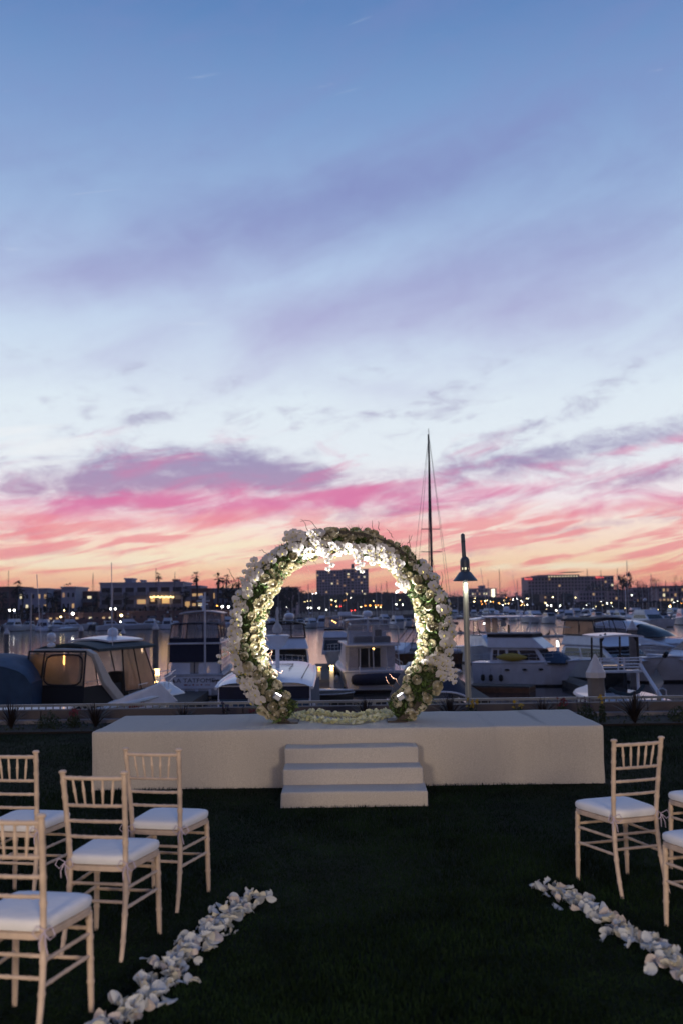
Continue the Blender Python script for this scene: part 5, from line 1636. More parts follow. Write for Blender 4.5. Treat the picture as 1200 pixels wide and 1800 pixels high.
# stern peeping over the rail at 575
b = Boat('low_tender', 'low pale tender just showing above the railing inside the arch', 'dinghy', gx(576, 30, WZ + 1.5), 30.5, 10, 3.0, 1.3, 1.0, 1.0)
b.box('console', -.35, .35, -.8, 0, 1.05, 1.72, M_gel, .08); b.box('seat', -.4, .5, .1, .5, 1.05, 1.4, M_grey, .05)
b.tube([(-.5, -1.4, .8), (-.45, -1.3, 1.8), (-.3, -1.2, 2.0)], .03, name='grab_rail')
b.box('engine_cover', 1.0, 1.3, -1.3, -1.0, .9, 1.6, M_red, .06)


# ---- dock lamps
def pedestal(px, py, Y, label, mt, h=1.0, w=.12, en=0):
    p = at(px, py, Y); r = empty('dock_light', (p.x, Y, WZ + .35), 0, label, 'dock light')
    hh = p.z - WZ - .35
    m = MB(); m.box(-w, w, -w, w, -.3, hh - .25); m.build('post', M_gel, r, bevel=.01)
    lw = w * (.95 if w < .1 else .6); m = MB(); m.box(-lw, lw, -lw, lw, hh - .25, hh + (.2 if w < .1 else -.02)); m.build('light', mt, r)
    m = MB(); zt_ = hh + (.2 if w < .1 else -.02); m.box(-w * 1.1, w * 1.1, -w * 1.1, w * 1.1, zt_, zt_ + .06); m.build('top', M_gel, r)
    if en:
        l = bpy.data.lights.new('dock_glow', 'POINT'); l.energy = en; l.color = (1, .62, .2); l.shadow_soft_size = .1
        lo = bpy.data.objects.new('dock_glow', l); COL.objects.link(lo); lo.parent = r; lo.location = (0, -.35, hh)


pedestal(979.5, 1131, 72, 'white glowing dock light between the trawler and the black bimini yacht', mat('white pedestal glow', (1, 1, 1), .5, emit=(1, .96, .9), estr=2.4), w=.09)
pedestal(277, 1177, 46, 'amber dock light on the dock right of the canvas cruiser', M_lampa, en=14)
pedestal(583, 1171, 58, 'brighter amber dock light in the centre of the arch', M_lampa, en=26)
pedestal(561, 1173, 64, 'dimmer amber dock light left of the brighter one', mat('dim amber glow', (.9, .6, .2), .5, emit=(1, .5, .1), estr=1.5), en=6)
pedestal(250, 1141, 70, 'small white dock light right of the canvas cruiser roof', M_lampw, w=.05)
# dock box beside amber lamp
r = tag(MB.build((lambda m_: (m_.box(-.55, .55, -.4, .4, 0, .95), m_)[1])(MB()), 'dock_box', M_gelc, bevel=.05), 'pale dock box beside the amber dock light on the left', 'box')
r.location = (gx(275, 47, WZ + 1), 47, WZ + .38)

# ---- rowers out on the pink water
M_skin = mat('rower skin', (.20, .12, .09), .7); M_shirt = mat('dark shirt', (.02, .02, .03), .8)


def rower(p, label, rz):
    r = empty('person', p, rz, label, 'person', 'rowers in the long shell' if 'shell' in label else None)
    me = bpy.data.meshes.new('body')
    J = [(0, 0, .12), (0, .04, .36), (0, .06, .54), (0, .08, .62), (0, .09, .74), (.18, .07, .52), (.22, .30, .40), (.12, .52, .38), (-.18, .07, .52), (-.22, .30, .40), (-.12, .52, .38), (.1, .3, .32), (.1, .62, .12), (-.1, .3, .32), (-.1, .62, .12)]
    E = [(0, 1), (1, 2), (2, 3), (3, 4), (2, 5), (5, 6), (6, 7), (2, 8), (8, 9), (9, 10), (0, 11), (11, 12), (0, 13), (13, 14)]
    me.from_pydata(J, E, []); me.materials.append(M_shirt)
    o = bpy.data.objects.new('body', me); COL.objects.link(o); o.parent = r
    sk = o.modifiers.new('skin', 'SKIN'); rad = [.14, .13, .13, .06, .10, .06, .045, .035, .06, .045, .035, .08, .05, .08, .05]
    for v, k in zip(me.skin_vertices[0].data, rad): v.radius = (k, k)
    me.skin_vertices[0].data[0].use_root = True
    o.modifiers.new('sub', 'SUBSURF').levels = 1
    m = MB(); m.ball((0, .09, .80), .10, 8, 6, 1.15); m.build('head', M_skin, r, True)
    return r


Y = 175
xr = gx(822, Y, WZ)
def shell(x, Y, L, label):
    r = empty('rowing_boat', (x, Y, WZ), 0, label, 'rowing boat')
    m = MB(); m.tube([(-L / 2, 0, .16), (-L * .3, 0, .1), (0, 0, .08), (L * .3, 0, .1), (L / 2, 0, .16)], [.03, .2, .26, .2, .03], 8); m.build('hull', M_gelc, r, True)
    return r


shell(xr, Y, 9.5, 'long rowing shell with a crew crossing the pink water right of the arch')
for k in range(5):
    rower((xr - 3.2 + 1.6 * k, Y, WZ + .12), ['leftmost rower sitting in the long rowing shell', 'second rower from the left in the shell', 'middle rower in the shell, close to the lamp post', 'fourth rower from the left in the shell', 'rightmost rower sitting in the long shell'][k], R(-90))
x2 = gx(966, 150, WZ)
s2 = shell(x2 + 1.2, 150, 6.5, 'single scull on the pink water above the trawler')
rower((x2, 150, WZ + .12), 'lone rower in the single scull above the trawler', R(90))
m = MB(); m.tube([(x2, 150, WZ + .5), (x2 - 2.6, 149.4, WZ + .1)], .025, 5); tag(m.build('oar', M_gelc), 'oar of the lone rower resting on the water', 'oar')
# ================================================================== FAR SHORE
M_stuc = mat('pale stucco', (.40, .40, .48), .9, var=.12, vscale=.2)
M_stuc2 = mat('brown stucco', (.20, .11, .10), .9, var=.2, vscale=.2)
M_conc = mat('tower concrete', (.34, .25, .30), .9, var=.12, vscale=.1)
M_conc2 = mat('hotel concrete', (.34, .23, .25), .9, var=.12, vscale=.1)
M_wdark = mat('dark window', (.012, .013, .02), .15)
M_wlit = mat('lit window', (.9, .7, .4), .5, emit=(1, .58, .22), estr=.5)
M_wdim = mat('dim lit window', (.9, .7, .4), .5, emit=(1, .50, .2), estr=.28)
M_wpale = mat('pale lit window', (.9, .8, .6), .5, emit=(1, .85, .5), estr=1.0)
M_balc = mat('painted recess shade', (.035, .024, .026), .9)  # flat dark panels: the shade of the balcony recesses is in this colour
M_railb = mat('balcony slab', (.20, .19, .22), .8)
M_trunk = mat('palm trunk', (.03, .022, .018), .9)
M_frond = mat('palm frond', (.012, .016, .010), .8)
M_tree = mat('dark tree leaves', (.010, .014, .010), .9, var=.4, vscale=.4)
M_treer = mat('bare reddish twigs', (.07, .025, .02), .9)

# land behind the marina, built as one stepped terrain
m = MB()
coast = [(-2500, 268), (-60, 270), (-22, 282), (0, 330), (70, 470), (160, 440), (2500, 420)]
vs = [(x, y, WZ + 1.6) for x, y in coast] + [(x, y, WZ - 1) for x, y in coast] + [(2800, 4900, WZ + 1.6), (-2800, 4900, WZ + 1.6)]
n = len(coast); m.add(vs, [tuple(range(n)) + (2 * n, 2 * n + 1)] + [(i, n + i, n + i + 1, i + 1) for i in range(n - 1)])
structure(m.build('far_land', M_land))
m = MB(); m.box(-160, -22, 266, 268, WZ - 1, WZ + 2.6); structure(m.build('far_seawall', M_stuc2))


def block(name, label, px0, px1, pyt, pyb, Y, depth, wall, floors, bays, lit=.1, style='win', par=None, cat='building', wfrac=.55, hfrac=.55, litm=None, seed=1, top=None, zb=None):
    """a building block whose front spans px0..px1 and whose roof is seen at pyt"""
    rr = random.Random(seed)
    xm = (px0 + px1) / 2
    zt = at(xm, pyt, Y).z; x0, x1 = gx(px0, Y, zt), gx(px1, Y, zt); zb = zb if zb is not None else WZ + 1.6
    r = par
    if par is None:
        r = empty(name, ((x0 + x1) / 2, Y, zb), 0, label, cat)
        ox, oz = (x0 + x1) / 2, zb
    else:
        ox, oz = par['ox'], par['oz']
    if par is None:
        r['ox'] = ox; r['oz'] = oz
    dy = Y - (r.location.y)
    X0, X1, ZB, ZT = x0 - ox, x1 - ox, zb - oz, zt - oz
    m = MB(); m.box(X0, X1, dy, dy + depth, ZB, ZT); m.build('wall', wall, r)
    m = MB(); m.box(X0 - .25, X1 + .25, dy - .25, dy + depth + .25, ZT + .003, ZT + .45); m.build('parapet', wall, r)
    fh = (ZT - ZB - .4) / floors; bw = (X1 - X0) / bays
    big = bw * wfrac / Y * FPX > 5.0
    mk = {0: MB(), 1: MB(), 2: MB(), 3: MB()}
    for f in range(floors):
        for b in range(bays):
            k = 0 if rr.random() > lit else (rr.choice([1, 1, 2, 3]))
            xa = X0 + bw * (b + .5 - wfrac / 2); xb = xa + bw * wfrac; za = ZB + fh * (f + .5 - hfrac / 2); zc = za + fh * hfrac
            q = mk[k]
            if big:
                q = MB()
            if style == 'balc':
                q.box(xa, xb, dy - .05, dy - .02, za, zc)
            else:
                q.box(xa, xb, dy - .06, dy - .02, za, zc)
            if big:
                w = q.build('window' if style != 'balc' else 'balcony_panel', [(M_balc if style == 'balc' else M_wdark), M_wlit, M_wdim, M_wpale][k], r)
                if style == 'balc':
                    m = MB(); m.box(xa - .3, xb + .3, dy - 1.3, dy - .06, za - .35, za - .15); m.box(xa - .3, xb + .3, dy - 1.3, dy - 1.22, za - .15, za + .75); m.build('balcony', M_railb, r)
    if not big:
        for k, nm in ((0, 'window_rows'), (1, 'lit_windows'), (2, 'dim_windows'), (3, 'pale_windows')):
            if mk[k].v: tag(mk[k].build(nm, [M_wdark, M_wlit, M_wdim, M_wpale][k], r), kind='stuff')
    return r


# --- left shore apartments (each block stands on its own)
block('apartment_block', 'low dark apartment block at the far left edge with one lit window', -40, 32, 1034, 0, 292, 14, M_stuc2, 3, 5, .18, seed=3, wfrac=.7)
block('apartment_block', 'pale blue grey apartment block left of the first palm', 32, 85, 1037, 0, 288, 14, M_stuc, 3, 5, .16, seed=5, wfrac=.35, hfrac=.4)
block('apartment_block', 'narrow dark brown block between two pale blocks at left', 85, 108, 1040, 0, 294, 14, M_stuc2, 3, 2, .1, 'balc', seed=6, wfrac=.75)
block('apartment_block', 'small pale tower block with two warm windows at left', 108, 133, 1034, 0, 286, 14, M_stuc, 3, 3, .5, seed=16, wfrac=.45, hfrac=.4)
block('apartment_block', 'dark brown wing with balconies left of the large apartment house', 133, 172, 1042, 0, 294, 14, M_stuc2, 3, 4, .28, 'balc', seed=9, wfrac=.7)
r = block('apartment_house', 'large pale apartment house with a balcony of gold string lights', 176, 322, 1026, 0, 280, 16, M_stuc, 3, 7, .14, 'balc', seed=12, wfrac=.72, hfrac=.6)
block('', '', 220, 232, 1019, 0, 284, 6, M_stuc, 1, 1, 0, par=r, zb=7.0); block('', '', 248, 252, 1022, 0, 284, 4, M_stuc, 1, 1, 0, par=r, zb=7.0); block('', '', 305, 312, 1021, 0, 284, 4, M_stuc2, 1, 1, 0, par=r, zb=7.0)
m = MB(); m2 = MB()
for k in range(19):
    p = at(265 + 40 * k / 18, 1049.5 + .9 * math.sin(k * 1.9), 278.2); m.ball((p.x - r['ox'], 278.2 - 280, p.z - r['oz']), .17, 6, 4)
tag(m.build('string_lights', mat('gold string light', (1, .7, .3), .5, emit=(1, .66, .25), estr=6), r), kind='stuff')
p0, p1 = at(265, 1058, 279.8), at(272, 1050, 279.8); m2.box(p0.x - r['ox'], p1.x - r['ox'], -.2, -.1, p0.z - r['oz'], p1.z - r['oz'])
p0, p1 = at(285, 1061, 279.8), at(298, 1050, 279.8); m2.box(p0.x - r['ox'], p1.x - r['ox'], -.2, -.1, p0.z - r['oz'], p1.z - r['oz']); m2.build('lit_room', M_wlit, r)
block('apartment_block', 'stepped pale apartment block with warm windows right of the large apartment house', 322, 352, 1032, 0, 284, 14, M_stuc, 3, 2, .2, seed=8, wfrac=.6)
block('apartment_block', 'brown apartment block with dim orange windows behind the slim palm', 337, 368, 1037, 0, 282.5, 14, M_stuc2, 3, 3, .7, 'balc', seed=18, wfrac=.75)
block('apartment_block', 'pale grey block partly behind the left side of the arch', 368, 470, 1036, 0, 292, 14, M_stuc, 3, 8, .08, seed=22, wfrac=.5)
block('club_house', 'low brown waterside building with a bright doorway lamp at left', 60, 200, 1080, 0, 273, 8, M_stuc2, 1, 12, .25, seed=31, wfrac=.4)
block('club_house', 'long low brown waterside building left of the arch', 205, 430, 1076, 0, 274, 5, M_stuc2, 1, 18, .03, seed=33, wfrac=.35)

# --- big tower, hotel and others
r = block('apartment_tower', 'tall purple grey apartment tower seen through the arch', 556, 601, 1003, 0, 900, 30, M_conc, 14, 9, .05, seed=40)
block('', '', 601, 622, 1001, 0, 906, 26, M_conc, 14, 3, .08, par=r, seed=41)
block('', '', 617, 622, 998, 0, 902, 20, M_conc2, 1, 1, 0, par=r, seed=41, zb=40)
block('', '', 622, 647, 1001, 0, 899, 30, M_conc, 14, 5, .12, par=r, seed=44)
r = block('hotel', 'broad hotel with a curved lit roof lounge and two small red signs', 927, 1078, 1014, 0, 820, 30, M_conc2, 9, 26, .10, seed=50)
m = MB()
zt = at(960, 1011, 812).z - r['oz']; z2 = at(1000, 1005.5, 812).z - r['oz']
xa, xb, xc = gx(945, 812, 20) - r['ox'], gx(961, 812, 20) - r['ox'], gx(1019, 812, 20) - r['ox']
m.box(xa, xc, -6, 24, at(1000, 1013.5, 812).z - r['oz'], zt + .2); m.build('upper_storey', M_conc2, r)
m = MB(); m.grid(lambda u, v: (xb + (xc + 4 - xb) * u, -8 + 30 * v, z2 - 2.2 + 2.4 * math.sin(min(1, u * 1.6) * 1.57)), 12, 2); m.build('curved_roof', M_conc2, r)
m = MB()
for k in range(11): m.box(xb + 2 + (xc - xb - 4) * k / 10 - .5, xb + 2 + (xc - xb - 4) * k / 10 + .4, -6.3, -6.1, zt - 1.6, zt - .6)
tag(m.build('lounge_windows', M_wpale, r), kind='stuff')
for px, py in ((931.5, 1017), (1058, 1014)):
    p = at(px, py, 811); m = MB()
    for k, (w, h) in enumerate(((1.0, 1.7), (.8, 1.2), (.7, 1.5), (.9, 1.2), (.5, 1.6), (.8, 1.3))): m.box(p.x - r['ox'] - 3.3 + 1.1 * k, p.x - r['ox'] - 3.3 + 1.1 * k + w, -9.4 if 0 else -1.2, -.9, p.z - r['oz'] - .9, p.z - r['oz'] - .9 + h)
    m.build('sign', mat('red sign glow', (1, .1, .1), .5, emit=(1, .14, .12), estr=1.0), r)
r = block('office_building', 'distant purple office building with one bright window just right of the lamp post', 824, 872, 1035, 0, 950, 30, M_conc, 6, 12, .14, seed=60)
block('', '', 844, 852, 1030, 0, 955, 18, M_conc, 1, 1, 0, par=r, zb=15)
p = at(866, 1043, 948); m = MB(); m.box(p.x - r['ox'] - 1.4, p.x - r['ox'] + 1.4, -3, -1, p.z - r['oz'] - 3.5, p.z - r['oz'] + 4); m.build('bright_window', mat('bright window', (1, 1, 1), .5, emit=(1, .9, .6), estr=2.2), r)
block('apartment_block', 'stepped low block left of the small tower inside the arch', 465, 521, 1034, 0, 420, 20, M_conc, 4, 9, .04, seed=62)
block('apartment_block', 'pale brick apartments in front of the hotel with arched dark windows', 955, 985, 1046, 0, 640, 14, M_stuc2, 4, 5, .10, seed=64)
block('apartment_block', 'grey gabled apartments right of the hotel base', 1018, 1062, 1040, 0, 600, 14, M_conc, 4, 8, .06, seed=65)
block('apartment_block', 'brown apartment row left of the dark eucalyptus', 1069, 1112, 1040, 0, 590, 14, M_conc2, 4, 8, .08, seed=66)
block('apartment_block', 'grey roofed block below the bare reddish tree', 1112, 1158, 1034, 0, 600, 14, M_conc, 4, 8, .04, seed=67)
block('apartment_block', 'apartment row at the right edge with several gold windows', 1156, 1230, 1031, 0, 560, 14, M_conc2, 4, 11, .32, seed=68)
block('market_hall', 'low hall lit green white behind the boats right of the lamp post', 838, 871, 1066, 0, 520, 8, M_conc, 1, 3, 0, seed=70)
p0, p1 = at(838, 1070, 518), at(871, 1066, 518); m = MB(); m.box(p0.x, p1.x, 517.5, 519.5, p0.z, p1.z)
tag(m.build('awning', M_lampg), 'long awning glowing green white in front of the low hall', 'awning')


# --- palms
def palm_proto(H, cr, nf, seed):
    rr = random.Random(seed)
    t = MB(); t.tube([(0, 0, 0), (.02 * H, 0, H * .4), (.03 * H, 0, H * .75), (.01 * H, 0, H)], [.32, .24, .2, .18], 7)
    f = MB()
    for i in range(nf):
        a = rr.uniform(0, 6.28); el = rr.uniform(-1.1, 1.3); L = cr * rr.uniform(.75, 1.1)
        c = Vector((math.cos(a) * math.cos(el), math.sin(a) * math.cos(el), math.sin(el))); base = Vector((.01 * H, 0, H))
        tip = base + c * L * .55; side = c.cross(Vector((0, 0, 1))).normalized()
        for k in range(7):
            b_ = (k - 3) / 3 * 1.0; d = (c * math.cos(b_) + side * math.sin(b_)).normalized(); e = tip + d * L * .5 + Vector((0, 0, -L * .22))
            w = d.cross(Vector((0, 0, 1))).normalized() * .13
            f.add([tip - w, tip + w, e], [(0, 1, 2)])
        f.add([base + side * .04, base - side * .04, tip], [(0, 1, 2)])
    for i in range(40):   # skirt of dead fronds
        a = rr.uniform(0, 6.28); z = H - rr.uniform(.2, 1.6); c = Vector((math.cos(a), math.sin(a), 0)); b_ = Vector((.01 * H, 0, z)); s_ = c.cross(Vector((0, 0, 1))) * .12
        f.add([b_ - s_, b_ + s_, b_ + c * .5 + Vector((0, 0, -.9))], [(0, 1, 2)])
    return t.mesh('trunk', M_trunk), f.mesh('crown', M_frond)


PP = [palm_proto(10, 1.7, 26, k) for k in range(4)]


def palm(px, pyt, Y, label, k=0, s=None, grp='palms on the far shore'):
    top = at(px, pyt, Y); H = top.z - WZ - 1.6; sc = H / 11.2 if s is None else s
    r = empty('palm_tree', (top.x, Y, WZ + 1.6), rnd.uniform(0, 6.28), label, 'palm', grp)
    t = inst('trunk', PP[k % 4][0], r); c = inst('crown', PP[k % 4][1], r)
    hz = (H - 1.2 * (s or sc)) / 10
    t.scale = (s or sc, s or sc, hz); c.scale = (s or sc,) * 3; c.location = (0, 0, 10 * hz - 10 * (s or sc))
    return r


palm(32, 1021, 276, 'bushy palm at the far left rising over the dark block', 0, 1.5)
palm(40, 1036, 275, 'lower palm beside the bushy palm at far left', 1, 1.0)
palm(120, 1025, 310, 'palm behind the small pale tower block at left', 2, 1.25)
palm(149, 1032, 310, 'small palm top above the brown wing at left', 3, .8)
palm(190, 1037, 276, 'dark palm in front of the left end of the large apartment house', 0, 1.2)
palm(222, 1042, 276, 'dark palm in front of the large apartment house, right one of two', 1, 1.1)
palm(279, 1007, 320, 'thin palm behind the roof of the large apartment house', 2, .95)
palm(325, 1031, 274, 'dark leaning palm at the right end of the large apartment house', 3, 1.2)
palm(345, 1005, 277, 'slim tall palm standing against the sky left of the arch', 0, 1.15)
palm(341, 1025, 300, 'small palm top behind the slim tall palm', 1, .8)
palm(385, 1007, 279, 'full dark palm nearest the arch on the left, tallest of its cluster', 2, 1.4)
palm(393, 1021, 284, 'lower palm in the cluster left of the arch', 3, 1.1)
palm(399, 1010, 300, 'thin palm in the cluster left of the arch', 0, 1.1)
palm(409, 1019, 290, 'palm half hidden by orchids at the left of the arch', 1, 1.2)
palm(420, 1014, 290, 'palm hidden behind the left rim of the arch', 1, 1.2)
for k, (px, py, lb) in enumerate(((519, 1034, 'leftmost small palm inside the arch, beside the stepped block'), (526, 1031, 'taller small palm inside the arch left of the tower'), (529, 1040, 'low palm left of the tower, inside the arch'),
                                  (535, 1038, 'second low palm left of the tower inside the arch'), (541, 1041, 'low palm closest to the tower inside the arch'))): palm(px, py, 520, lb, k, 1.5)
for k in range(17):
    px = 874 + 3.4 * k + rnd.uniform(-1.2, 1.2)
    palm(px, rnd.uniform(1036, 1050), rnd.uniform(600, 760), 'small distant palm in the row between the office building and the hotel', k, 1.6, 'row of distant palms left of the hotel')
for k in range(9):
    palm(rnd.uniform(765, 822), rnd.uniform(1040, 1052), rnd.uniform(700, 800), 'tiny distant palm between the arch and the lamp post', k, 1.5, 'tiny distant palms left of the lamp post')
for k in range(5):
    palm(rnd.uniform(0, 170), rnd.uniform(1040, 1048), 275, 'dark palm among the low buildings at the far left shore', k, 1.0, 'dark palms before the left blocks')


# --- trees and tree masses
def tree(px, pyt, Y, w, h, label, leafm=M_tree, dens=1.0, name='tree', bare=False):
    top = at(px, pyt, Y); H = top.z - WZ - 1.6
    r = empty(name, (top.x, Y, WZ + 1.6), 0, label, 'tree')
    m = MB(); m.tube([(0, 0, 0), (.1, 0, H * .4), (0, 0, H * .75)], [.4, .3, .1], 7)
    for k in range(7):
        a = rnd.uniform(0, 6.28); z = H - h + rnd.uniform(-.1, .5) * h
        m.tube([(.05, 0, z - .1 * h), (math.cos(a) * w * .2, math.sin(a) * w * .2, z + .15 * h), (math.cos(a) * w * .42, math.sin(a) * w * .42, z + .35 * h)], [.14, .1, .04], 5)
    m.build('trunk', M_trunk, r)
    m = MB(); n = int(900 * dens); cl = [(rnd.uniform(-.38, .38) * w, rnd.uniform(-.38, .38) * w, H - h * .5 + rnd.uniform(-.42, .36) * h, rnd.uniform(.12, .22)) for _ in range(13)]
    for i in range(n):
        c = rnd.choice(cl); v = Vector((rnd.gauss(0, 1), rnd.gauss(0, 1), rnd.gauss(0, 1))).normalized() * rnd.random() ** .4
        p = Vector((c[0] + v.x * w * c[3], c[1] + v.y * w * c[3], c[2] + v.z * h * c[3] * .9)); s_ = rnd.uniform(.15, .4)
        if bare:
            e = p + Vector((rnd.gauss(0, .3), rnd.gauss(0, .3), rnd.uniform(.5, 1.8))); m.add([p, p + Vector((.06, 0, 0)), e], [(0, 1, 2)]); continue
        d1 = Vector((rnd.gauss(0, 1), rnd.gauss(0, 1), rnd.gauss(0, 1))).normalized() * s_; d2 = d1.cross(Vector((rnd.gauss(0, 1), rnd.gauss(0, 1), rnd.gauss(0, 1)))).normalized() * s_ * .8
        m.add([p - d1, p + d2, p + d1, p - d2], [(0, 1, 2, 3)])
    tag(m.build('crown', leafm, r), kind='stuff')
    return r


tree(1092, 1008, 500, 6, 9, 'dark loose eucalyptus right of the hotel, left clump', dens=.8); tree(1101, 1005, 500, 6, 9.5, 'dark loose eucalyptus right of the hotel, taller right clump', dens=.8)
tree(1084, 1018, 505, 3.5, 8, 'thin ragged eucalyptus at the left of the dark pair', dens=.3)
tree(1136, 1015, 520, 15, 12, 'bare reddish tree glowing against the sunset at right', M_treer, 1.6, bare=True); tree(1122, 1026, 530, 7, 8, 'smaller bare reddish tree left of the glowing one', M_treer, .6, bare=True)
tree(1192, 1012, 520, 9, 12, 'bare pinkish tree at the right photo edge', M_treer, .7, bare=True)
tree(478, 1030, 330, 12, 10, 'big dark tree inside the left of the arch', dens=1.6); tree(497, 1027, 335, 10, 9, 'dark rounded tree inside the arch, right of the biggest one', dens=1.4); tree(511, 1031, 340, 6, 7, 'small dark tree inside the arch beside the stepped block', dens=.8)
tree(402, 1032, 285, 5, 5, 'dark tree below the palm cluster left of the arch')
tree(470, 1045, 300, 9, 7, 'low dark tree behind the left rim of the arch')
for k, (px, py, w) in enumerate(((1040, 1018, 9), (1050, 1014, 8), (1064, 1020, 9), (1048, 1030, 12), (1066, 1034, 10))):
    tree(px, py + 6, 640, w, 9, ['dark tree against the right half of the hotel, leftmost', 'tallest dark tree against the right half of the hotel', 'dark tree under the right red hotel sign', 'low broad dark tree at the hotel base', 'low dark tree right of the hotel base'][k], dens=.9)
# continuous dark belt of trees and low roofs along the far shore
def belt(name, label, segs, Y, dens=5.0, sz=(.5, 1.6)):
    m = MB()
    for (pa, ya, pb, yb) in segs:
        n = int((pb - pa) * dens)
        for i in range(n):
            t = rnd.random(); px = pa + (pb - pa) * t; H = at(px, ya + (yb - ya) * t + 2.2 * (noise.noise(Vector((px * .16, Y, 0))) + .5 * noise.noise(Vector((px * .5, Y, 3)))), Y)
            z = WZ + 1.6 + (H.z - WZ - 1.6) * rnd.random() ** .6; p = Vector((H.x, Y + rnd.uniform(0, 25), z)); s_ = rnd.uniform(*sz)
            d1 = Vector((rnd.gauss(0, 1), rnd.gauss(0, .4), rnd.gauss(0, 1))).normalized() * s_; d2 = d1.cross(Vector((0, 1, 0)) + Vector((rnd.gauss(0, .3), 0, rnd.gauss(0, .3)))).normalized() * s_ * .8
            m.add([p - d1, p + d2, p + d1, p - d2], [(0, 1, 2, 3)])
    tag(m.build(name, M_tree), label, 'trees', kind='stuff')


belt('tree_belt', 'dark belt of trees along the far shore behind the marina', [(430, 1048, 560, 1046), (560, 1050, 650, 1048), (650, 1045, 760, 1046), (760, 1052, 930, 1054), (930, 1048, 1080, 1046), (1080, 1040, 1240, 1038)], 700, 26, (.8, 2.6))
belt('shrub_belt', 'dark shrubs along the left far shore below the apartments', [(-30, 1070, 470, 1066)], 275.5, 5, (.25, .7))
belt('shrub_belt', 'dark shrubs on the right far shore behind the moored boats', [(760, 1064, 1240, 1058)], 480, 12, (.4, 1.3))


# --- moored boats of the far marina
def far_motor(L, seed, canopy):
    rr = random.Random(seed)
    b = Boat('moored_motorboat', 'x', 'motorboat', 0, 0, 0, L, L * .33, 1.9, 1.3, rr.choice([M_gel, M_gel, M_geld]))
    b.house(-L * .28, L * .22, L * .27, 1.35, -L * .24, L * .08, L * .22, 2.6, M_gel, 'cabin', .05); h = b.house(-L * .28, L * .22, L * .27, 1.35, -L * .24, L * .08, L * .22, 2.6)
    b.win(h['front'], .06, .94, .3, .9, M_glass, 'windshield', .02); b.win(h['left'], .1, .9, .4, .85, th=.02); b.win(h['right'], .1, .9, .4, .85, th=.02); b.win(h['aft'], .1, .9, .1, .85, M_navy, 'cockpit_canvas', .02)
    if canopy:
        b.house(-L * .24, L * .08, L * .23, 2.6, -L * .22, L * .03, L * .2, 3.3, M_gel, 'flybridge', .05)
        b.box('bimini_top', -L * .11, L * .11, -L * .24, L * .02, 4.5, 4.62, rr.choice([M_black, M_navy, M_blue, M_geld]))
        for x in (-1, 1):
            for y in (-L * .22, L * .0): b.tube([(x * L * .1, y, 3.2), (x * L * .1, y, 4.5)], .05, M_alum, 'bimini_post', 5)
        b.dome((0, -L * .1, 4.95), .3)
    else:
        b.house(-L * .2, L * .02, L * .2, 2.6, -L * .18, L * .0, L * .18, 3.2, rr.choice([M_gel, M_navy]), 'upper_cabin', .05)
    return b.r


protos = [far_motor(10, 1, True), far_motor(9, 2, False), far_motor(12, 3, True), far_motor(8, 4, False)]
sp = []
for k, (L, dk) in enumerate(((9, False), (11, True), (8, False))):
    b = sailboat('moored_sailboat', 'x', 0, 0, 0, L, 12, M_gel if k != 1 else M_navy, None, (.5,), dk, True)
    sp.append(b.r)
used = set()


def place(proto, x, Y, rz, label, grp, sz=1.0, hs=None):
    o = proto if proto.name not in used else copy_tree(proto)
    used.add(proto.name if o is proto else o.name)
    used.add(proto.name)
    o.location = (x, Y, WZ); o.rotation_euler = (0, 0, rz); o.scale = (sz, sz, sz if hs is None else hs)
    o['label'] = label; o['group'] = grp
    return o


GM = 'motorboats moored in the far marina'; GS = 'sailing boats moored in the far marina'
# left shore row
row = [(-10, 250), (22, 246), (50, 256), (78, 244), (104, 250), (128, 246), (196, 240), (232, 246), (262, 250), (296, 248), (372, 236), (398, 242), (424, 240), (455, 244)]
for i, (px, Y) in enumerate(row):
    place(protos[(i * 3 + 1) % 4], gx(px, Y, WZ), Y, rnd.choice([R(180), 0, R(90), R(-70)]) + rnd.uniform(-.2, .2), 'white motorboat moored below the left shore apartments', 'motorboats below the left apartments', rnd.uniform(.75, .95))
# middle, behind the near yachts
for i, (px, Y) in enumerate([(462, 232), (476, 228), (508, 222), (528, 230), (548, 236), (566, 245), (592, 250), (616, 246), (640, 240), (660, 236), (700, 214), (716, 236), (738, 230), (676, 250)]):
    place(protos[(i * 7 + 2) % 4], gx(px, Y, WZ), Y, rnd.choice([R(180), 0, R(180)]) + rnd.uniform(-.4, .4), 'motorboat moored in the distance inside the arch', 'distant motorboats seen through the arch', rnd.uniform(.7, .95))
# right
for i, (px, Y) in enumerate([(766, 400), (782, 410), (798, 395), (814, 400), (832, 390), (846, 385), (862, 380), (880, 375), (900, 300), (915, 330), (940, 260), (966, 250), (1000, 262), (1028, 300), (1040, 320), (1050, 265), (1076, 290), (1092, 260), (1118, 300), (1168, 200), (1206, 215),
                              (986, 330), (1012, 340), (1130, 330), (890, 345), (1150, 345), (1186, 330)]):
    place(protos[(i * 5) % 4], gx(px, Y, WZ), Y, R(180) + rnd.uniform(-.5, .5), 'white motorboat moored in the distance on the right half of the marina', 'distant motorboats on the right', rnd.uniform(.85, 1.05))
Y = 185
place(protos[2], gx(1142, Y, WZ), Y, R(180) + .25, 'large white three deck motor yacht in the distance left of the right piling', 'distant motor yachts with flybridge at right', 1.1)
